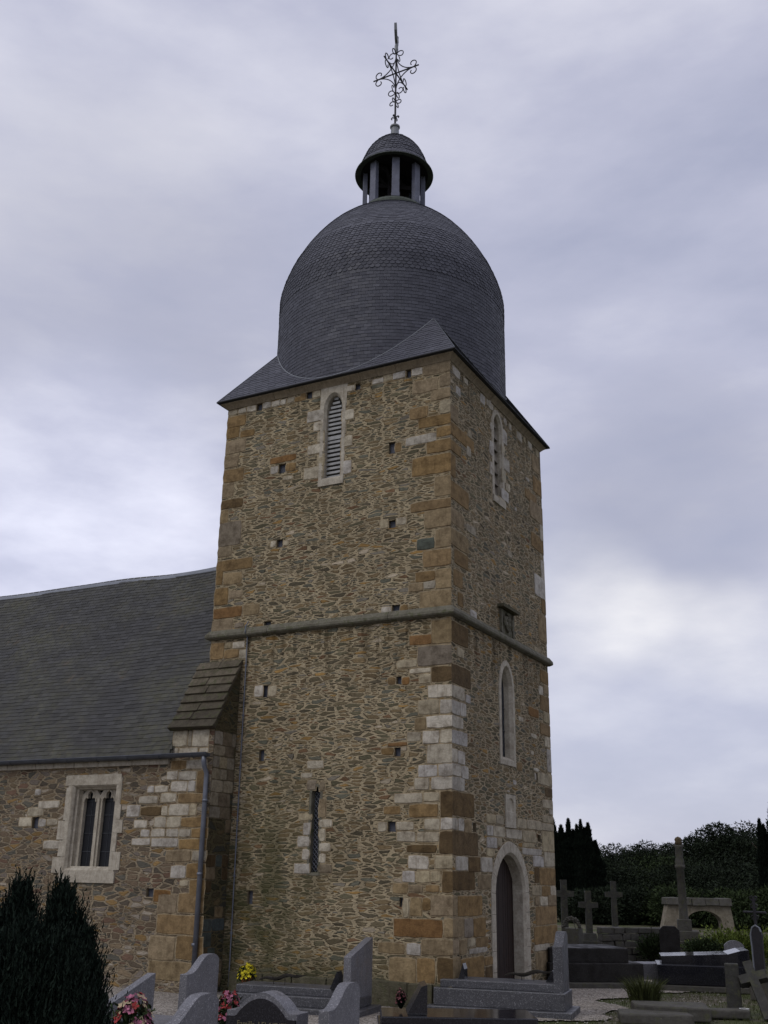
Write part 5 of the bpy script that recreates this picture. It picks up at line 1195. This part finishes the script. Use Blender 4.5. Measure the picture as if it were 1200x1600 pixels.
# toppled cross leaning on a post, bottom right
lp = tag(MB().box((4.02, 2.35, .40), (.24, .22, .76), rz=.2, taper=(.92, .92)).build('stone_post', MCROSS, bevel=.02), 'short square stone post supporting the toppled cross', 'post')
lc_ = MB(); a, b = Vector((4.62, 1.95, .0)), Vector((4.16, 2.62, .98))
ax_ = (b-a).normalized(); sd_ = Vector((.93, .25, .25)); sd_ = (sd_-ax_*sd_.dot(ax_)).normalized(); nn = ax_.cross(sd_)
def LT(u, z, d): q = a+ax_*z+sd_*u+nn*d; return (q.x, q.y, q.z)
lc_.prism([(-.08, 0), (.08, 0), (.07, .66), (.22, .66), (.22, .81), (.07, .81), (.07, 1.02), (-.07, 1.02), (-.07, .81), (-.22, .81), (-.22, .66), (-.07, .66)], LT, -.07, .07)
tag(lc_.build('toppled_stone_cross', MCROSS, bevel=.015), 'broken grey stone cross leaning to the left against the square post', 'cross')
for (c, th, d, lb) in (((3.25, 1.15), .35, (1.15, .6, .22), 'low dark kerb stone of an old grave behind the grass tuft'), ((3.95, 1.85), .5, (.75, .3, .14), 'flat broken stone lying below the square post'), ((3.15, .55), .35, (1.1, .5, .16), 'dark grave kerb at the bottom edge right of the gravel')):
    tag(MB().box((c[0], c[1], d[2]/2), d, rz=th, jit=.02).build('grave_kerb', MCONC, bevel=.025), lb, 'kerb stone')
tag(MB().lathe((4.22, 2.05, 0), [(0, 0), (.07, 0), (.075, .13), (.08, .14), (.06, .14), (.055, .03), (0, .03)], 16).build('enamel_pot', MWHITE), 'small pale empty pot under the toppled cross', 'pot')
for i, (x, y) in enumerate(((2.62, 1.0), (2.78, .98), (2.93, .99), (3.08, .98), (3.0, 1.16))):
    mb = MB(); mb.ball((x, y, .05), (.06, .05, .055), 6); o = mb.build('edging_stone', MTRIM); tag(o, 'rounded pale edging stone at the foot of the grass tuft', 'edging stone', 'rounded edging stones at the grass tuft')

# ================================================================== PLANTS
def leaf_quads(mb, cen, nrm_dirs, size, rr, elong=1.4, shade=None):
    for i in range(len(cen)):
        c = cen[i]; d = nrm_dirs[i]; d = d/(np.linalg.norm(d)+1e-9)
        t = np.cross(d, (rr.rand()-.5, rr.rand()-.5, rr.rand()-.5)); t /= (np.linalg.norm(t)+1e-9); s = size*(.6+.8*rr.rand()); b = np.cross(d, t)
        mb.add([c-t*s*.5, c+d*s*elong*.5-t*s*.12, c+d*s*elong, c+t*s*.5], [[0, 1, 2, 3]], (float(rr.rand()), 0, 0))
def blob_core(c, r, rr, n=6):
    V = []; F = []; m_ = n*2
    for i in range(n+1):
        t = PI*i/n
        for k in range(m_):
            a = PI*k/n; q = .8+.4*rr.rand(); V.append((c[0]+r[0]*q*math.sin(t)*math.cos(a), c[1]+r[1]*q*math.sin(t)*math.sin(a), c[2]+r[2]*q*math.cos(t)))
    for i in range(n):
        for k in range(m_): F.append([i*m_+k, i*m_+(k+1) % m_, (i+1)*m_+(k+1) % m_, (i+1)*m_+k])
    return V, F
def tree(name, label, base, h, rad, mat, seed, n=2600, leaf=.32, group=None, clumps=34, squash=1., low=.18, cat='tree'):
    rr = np.random.RandomState(seed); root = empty(name, base); tag(root, label, cat, group)
    cc = []
    for i in range(clumps):
        v = rr.randn(3); v /= np.linalg.norm(v); q = rr.rand()**.4
        cc.append((base[0]+rad*v[0]*q*.80, base[1]+rad*v[1]*q*.80, h*(low+(1-low)*.5)+v[2]*q*h*(1-low)*.5*.86))
    tr_ = MB(); tr_.tube([(base[0], base[1], -.1), (base[0]+.1, base[1], h*.3), (base[0]-.1, base[1]+.1, h*.75)], [h*.03, h*.022, h*.006], 8)
    for c in cc[::4]: tr_.tube([(base[0], base[1], h*.25), ((base[0]+c[0])/2, (base[1]+c[1])/2, (h*.25+c[2])/2+.3), c], [h*.012, h*.007, h*.003], 5)
    tr_.build('trunk', MBARK, root)
    per = n//clumps; Q = []
    for c in cc:
        r_ = rad*(.20+.22*rr.rand()); g = rr.randn(per, 3); g /= np.linalg.norm(g, axis=1)[:, None]; g *= (rr.rand(per, 1)**.3)*r_
        g[:, 2] *= .75; Q.append(leaf_array(g+np.array(c), g+rr.randn(per, 3)*.25*r_, leaf, rr))
    Q = np.concatenate(Q); build_quads('crown', Q, rr.rand(len(Q)), mat, root); reparent(root); return root
GW = 'woodland trees beyond the churchyard'
wood = [(948, 78, 1336, 2.6), (988, 92, 1318, 3.0), (1012, 88, 1306, 3.2), (1042, 104, 1322, 2.6), (1072, 95, 1328, 3.0), (1101, 84, 1304, 2.4), (1130, 80, 1289, 2.6), (1152, 86, 1302, 2.8), (1174, 92, 1296, 3.0), (1205, 86, 1296, 4), (965, 64, 1360, 3.2), (1030, 66, 1352, 3.4), (1095, 62, 1350, 3.2), (1160, 60, 1348, 3.2), (900, 80, 1335, 4.5), (1240, 80, 1295, 5), (1000, 55, 1405, 2.4), (1060, 54, 1400, 2.4), (1120, 54, 1396, 2.4), (1175, 52, 1392, 2.2), (940, 54, 1400, 2.2)]
WL = ['tall dense tree behind the low gap beside the cypresses', 'broad round dark tree in the middle distance right of the cypresses', 'rounded dark crown on the skyline left of the column', 'loose leafed tree behind the top of the column', 'spreading dark tree right of the column top', 'pointed dark tree rising above the wood right of the column', 'tallest feathery tree on the right of the skyline', 'open crowned tree between the feathery tree and right cypress', 'dense tree just left of the right hand cypress', 'dark tree at the right edge behind the cypress', 'bushy green tree low behind the slender stone cross', 'bushy tree low behind the dark upright headstone', 'dark bushy tree right above the stone archway', 'shaded bushy tree at the right behind the archway', 'dark tree mostly hidden behind the left cypresses', 'tree at the far right edge of the wood', 'low thicket right of the slender stone cross', 'low thicket left of the column foot', 'low dark thicket seen over the archway', 'low thicket behind the iron grave cross', 'low thicket behind the broad armed cross']
for i, ((px, dist, ytop, rad), lb) in enumerate(zip(wood, WL)):
    d = pixdir(px, 1390); d = Vector((d.x, d.y, 0)).normalized(); p = CAM+d*dist
    hp = pixdir(px, ytop); hz = CAM.z+hp.z/math.hypot(hp.x, hp.y)*dist
    tree('broadleaf_tree' if dist > 58 else 'thicket_bush', lb, (p.x, p.y, 0), hz, rad*(1.15 if dist > 58 else 1.2), (MLEAFG if i in (11, 17, 19) else MLEAFW), 100+i, 22000, .11 if dist > 70 else .09, GW if dist > 58 else 'thicket behind the graves', clumps=44 if dist > 58 else 30, low=.02, cat='tree' if dist > 58 else 'bush')

def cypress(label, base, h, spires, seed, mat=MLEAFD, leaf=.06, n=900, group=None, name='cypress', rr0=.42):
    rr = np.random.RandomState(seed); root = empty(name, base); tag(root, label, 'tree', group)
    t = MB(); t.tube([(base[0], base[1], -.1), (base[0], base[1], h*.5)], [h*.035, h*.02], 7); t.build('trunk', MBARK, root)
    mb = MB(); QQ = []
    for (dx, dy, hh, r_) in spires:
        z = rr.rand(n)**.85*hh; prof_ = r_*np.minimum(1, ((hh-z)/hh*2.2)**.75)*(.55+.45*np.minimum(1, z/(hh*.25)+.3))
        prof_ *= 1+.18*np.sin(z*5+dx*9)+.12*np.sin(z*11+dy*5)
        a = rr.rand(n)*2*PI; q = prof_*(rr.rand(n)**.35)
        pts = np.stack([base[0]+dx+q*np.cos(a), base[1]+dy+q*np.sin(a), z], 1)
        dr = np.stack([np.cos(a)*.35, np.sin(a)*.35, np.ones(n)*1.0], 1)+rr.randn(n, 3)*.2
        QQ.append(leaf_array(pts, dr, leaf, rr, 2.2))
        mb.tube([(base[0]+dx, base[1]+dy, .2), (base[0]+dx, base[1]+dy, hh*.5), (base[0]+dx, base[1]+dy, hh*.86)], [r_*.62, r_*.6, r_*.12], 8, (.1, 0, 0))  # dark solid core added so sky does not show through the crown
    mb.build('dark_core', MBARK if False else mat, root); QQ = np.concatenate(QQ); build_quads('crown', QQ, rr.rand(len(QQ)), mat, root); reparent(root)
cp_ = empty  # (spire offsets are metres across and into the picture)
rv = Vector((rt.x, rt.y, 0))
def sp_(L_): return [(rv.x*u+fw.x*v, rv.y*u+fw.y*v, h, r) for u, v, h, r in L_]
cypress('dense dark cypress rising behind the right corner of the tower, left one', (-12.1, 40.0, 0), 6.2, sp_([(-.5, 0, 6.0, .62), (.15, .2, 5.1, .55), (.55, -.2, 4.7, .5), (0, .6, 4.4, .7)]), 5, n=7000, group='dark churchyard cypresses')
cypress('dark cypress with several blunt spires left of the skyline gap', (-10.75, 40.6, 0), 5.9, sp_([(-.5, 0, 5.05, .34), (-.2, .3, 4.5, .42), (.18, 0, 5.0, .30), (.62, .2, 4.85, .44), (.95, 0, 3.9, .55), (0, -.3, 4.2, .85), (.5, -.3, 4.1, .7), (-.7, -.2, 4.3, .6), (.38, .1, 4.6, .35), (-.02, .1, 4.75, .3)]), 6, n=7000, group='dark churchyard cypresses')
cypress('tall dark cypress at the right edge of the picture', (-.35, 36.4, 0), 5.8, sp_([(-.12, 0, 4.75, .26), (.12, .2, 4.5, .28), (.5, 0, 5.5, .42), (.95, .3, 5.8, .55), (.3, -.3, 3.4, .6)]), 7, n=6000, group='dark churchyard cypresses')

# conifer in the left foreground: feathery upright sprays
def conifer(label, spires, seed):
    rr = np.random.RandomState(seed); b0 = spires[0]; root = empty('conifer_shrub', (b0[0], b0[1], 0)); tag(root, label, 'shrub')
    t = MB()
    mb = MB()
    for (x, y, h, r_, n) in spires:
        t.tube([(x, y, 0), (x, y, h*.8)], [.05, .015], 6)
        m_ = n//14
        for k in range(m_):
            z = (rr.rand()**.75)*h*.93+.05; pr_ = r_*min(2.5, .12+(h-z)*2.1)*(.75+.5*rr.rand())*(.8+.35*rr.rand()); a = rr.rand()*2*PI; q = pr_*rr.rand()**.4
            L_ = min(.30, (h-z)*.5+.09)*(.5+.7*rr.rand()+(.5 if rr.rand() < .12 else 0)); lean = .30*min(1.5, q/max(r_, .01))*.5+.05
            s0_ = np.array((x+q*math.cos(a), y+q*math.sin(a), z)); dr = np.array((math.cos(a)*lean, math.sin(a)*lean, 1.)); dr /= np.linalg.norm(dr)
            for j in range(14):
                u = j/14*L_; side = rr.randn(3)*.5; side[2] = abs(side[2])*.3; dd = dr+side*.75; dd /= np.linalg.norm(dd)
                tt = np.cross(dd, rr.randn(3)); tt /= np.linalg.norm(tt)+1e-9; ll = .055*(1-.5*j/14)*(.7+.6*rr.rand()); wd = .0055
                c = s0_+dr*u; mb.add([c-tt*wd, c+dd*ll*.6-tt*wd*.9, c+dd*ll, c+tt*wd], [[0, 1, 2, 3]], (float(rr.rand()), 0, 0))
    t.build('trunk', MBARK, root); mb.build('foliage', MLEAFC, root); reparent(root)
def atpx(px, y, dist):
    d = pixdir(px, y); k = dist/math.hypot(d.x, d.y); return (CAM.x+d.x*k, CAM.y+d.y*k, CAM.z+d.z*k)
sp = []
for (px, y, dist, r_, n) in ((37, 1378, 8.4, .12, 13000), (14, 1418, 8.4, .16, 13000), (-22, 1436, 8.3, .26, 10000), (99, 1382, 8.2, .10, 11000), (107, 1394, 8.1, .08, 7000), (86, 1422, 8.1, .10, 9000), (122, 1432, 8.1, .09, 9000), (139, 1462, 8.0, .08, 8000), (144, 1503, 7.8, .07, 8000), (40, 1440, 7.9, .20, 16000), (64, 1478, 7.7, .20, 16000), (100, 1470, 7.8, .20, 16000), (8, 1470, 7.7, .25, 14000), (152, 1570, 7.8, .06, 6000), (115, 1520, 7.6, .17, 12000)):
    p = atpx(px, y, dist); sp.append((p[0], p[1], p[2], r_, n))
conifer('dark feathery conifer with two pointed tops in the left foreground', sp, 3)

# shrub bed, grass tuft, tall grass
def shrub(name, label, p, r, h, mat, n, leaf, seed, cat='shrub', group=None):
    rr = np.random.RandomState(seed); root = empty(name, p); tag(root, label, cat, group); QQ = []; st = MB()
    for k in range(10):
        a = rr.rand()*2*PI; q = r*rr.rand(); c = np.array((p[0]+q*math.cos(a), p[1]+q*math.sin(a)*.7, p[2]+h*(.35+.5*rr.rand()))); st.tube([p, tuple(c)], [.012, .005], 4)
        g = rr.randn(n//10, 3)*np.array((r*.3, r*.25, h*.2)); QQ.append(leaf_array(g+c, g+np.array((0, 0, h*.3)), leaf, rr))
    st.build('stems', MBARK, root); QQ = np.concatenate(QQ); build_quads('foliage', QQ, rr.rand(len(QQ)), mat, root); reparent(root)
for i, (px, dist, r, h, m_, lb) in enumerate(((1092, 32, .5, .42, MLEAFG, 'green shrub at the foot of the column'), (1120, 33, .8, .48, MSHRUB, 'yellow green shrub in front of the archway'), (1150, 33, .8, .62, MSHRUB, 'yellow green shrub right of the archway leg'), (1172, 31, .6, .75, MSHRUB, 'tall yellow green shrub beside the iron cross'), (1012, 30, .35, .55, MLEAFG, 'small green bush against the rubble wall'))):
    p = atpx(px, 1390, dist); shrub('garden_shrub', lb, (p[0], p[1], 0), r, h, m_, 2600, .05, 40+i, group='shrubs planted round the archway')
def tuft(name, label, p, n, h, r, seed, mat=MGRASS):
    rr = np.random.RandomState(seed); mb = MB()
    for i in range(n):
        a = rr.rand()*2*PI; q = r*rr.rand()**.7*.6; x, y = p[0]+q*math.cos(a), p[1]+q*math.sin(a); hh = h*(.4+.6*rr.rand()); ln = (.15+.5*rr.rand())*hh; w_ = .006+.004*rr.rand(); ang = rr.rand()*PI
        wx, wy = w_*math.cos(ang), w_*math.sin(ang); A = (x-wx, y-wy, p[2]); B = (x+wx, y+wy, p[2]); mx_, my_ = x+ln*.35*math.cos(a), y+ln*.35*math.sin(a)
        mb.add([A, B, (mx_+wx*.8, my_+wy*.8, p[2]+hh*.65), (mx_-wx*.8, my_-wy*.8, p[2]+hh*.65), (x+ln*math.cos(a), y+ln*math.sin(a), p[2]+hh*.95)], [[0, 1, 2, 3], [3, 2, 4]], (float(rr.rand()), 0, 0))
    return mb.build(name, mat)
tag(tuft('grass_tuft', '', (2.72, 1.65, 0), 900, .62, .32, 9), 'tall shaggy tuft of grass beside the kerb stones', 'grass tuft')
mb = MB(); rr = np.random.RandomState(77)
for i in range(15000):
    x, y = rr.uniform(1.6, 6), rr.uniform(-1.2, 16)
    if not (x > 2.0+.35*math.sin(y*1.4)+.2*math.sin(y*3.7)) and y < 8: continue
    h = .02+.06*rr.rand()**2; a = rr.rand()*2*PI; w_ = .004
    mb.add([(x-w_, y, -.01), (x+w_, y, -.01), (x+h*.5*math.cos(a), y+h*.5*math.sin(a), h)], [[0, 1, 2]], (float(rr.rand()), 0, 0))
tag(mb.build('short_grass', MGRASS), 'short rough grass and weeds between the old graves', 'grass', kind='stuff')
# loose pebbles on the gravel near the graves
mb = MB(); 
for i in range(5200):
    x, y = rr.uniform(-5, 3.5), rr.uniform(-6, 7)
    if -W < x < 0 and y > -.1: continue
    s = .006+.010*rr.rand(); c = .12+.30*rr.rand(); z = .014+gz_(x, y)
    V = [(x+s*math.cos(a), y+s*math.sin(a)*.8, z) for a in (0, 1.26, 2.5, 3.8, 5.0)]+[(x, y, z+s*.8)]
    mb.add(V, [[k, (k+1) % 5, 5] for k in range(5)], (c, c*.93, c*.84))
tag(mb.build('loose_gravel', MBLK), 'loose pale gravel stones scattered on the path', 'gravel', kind='stuff')
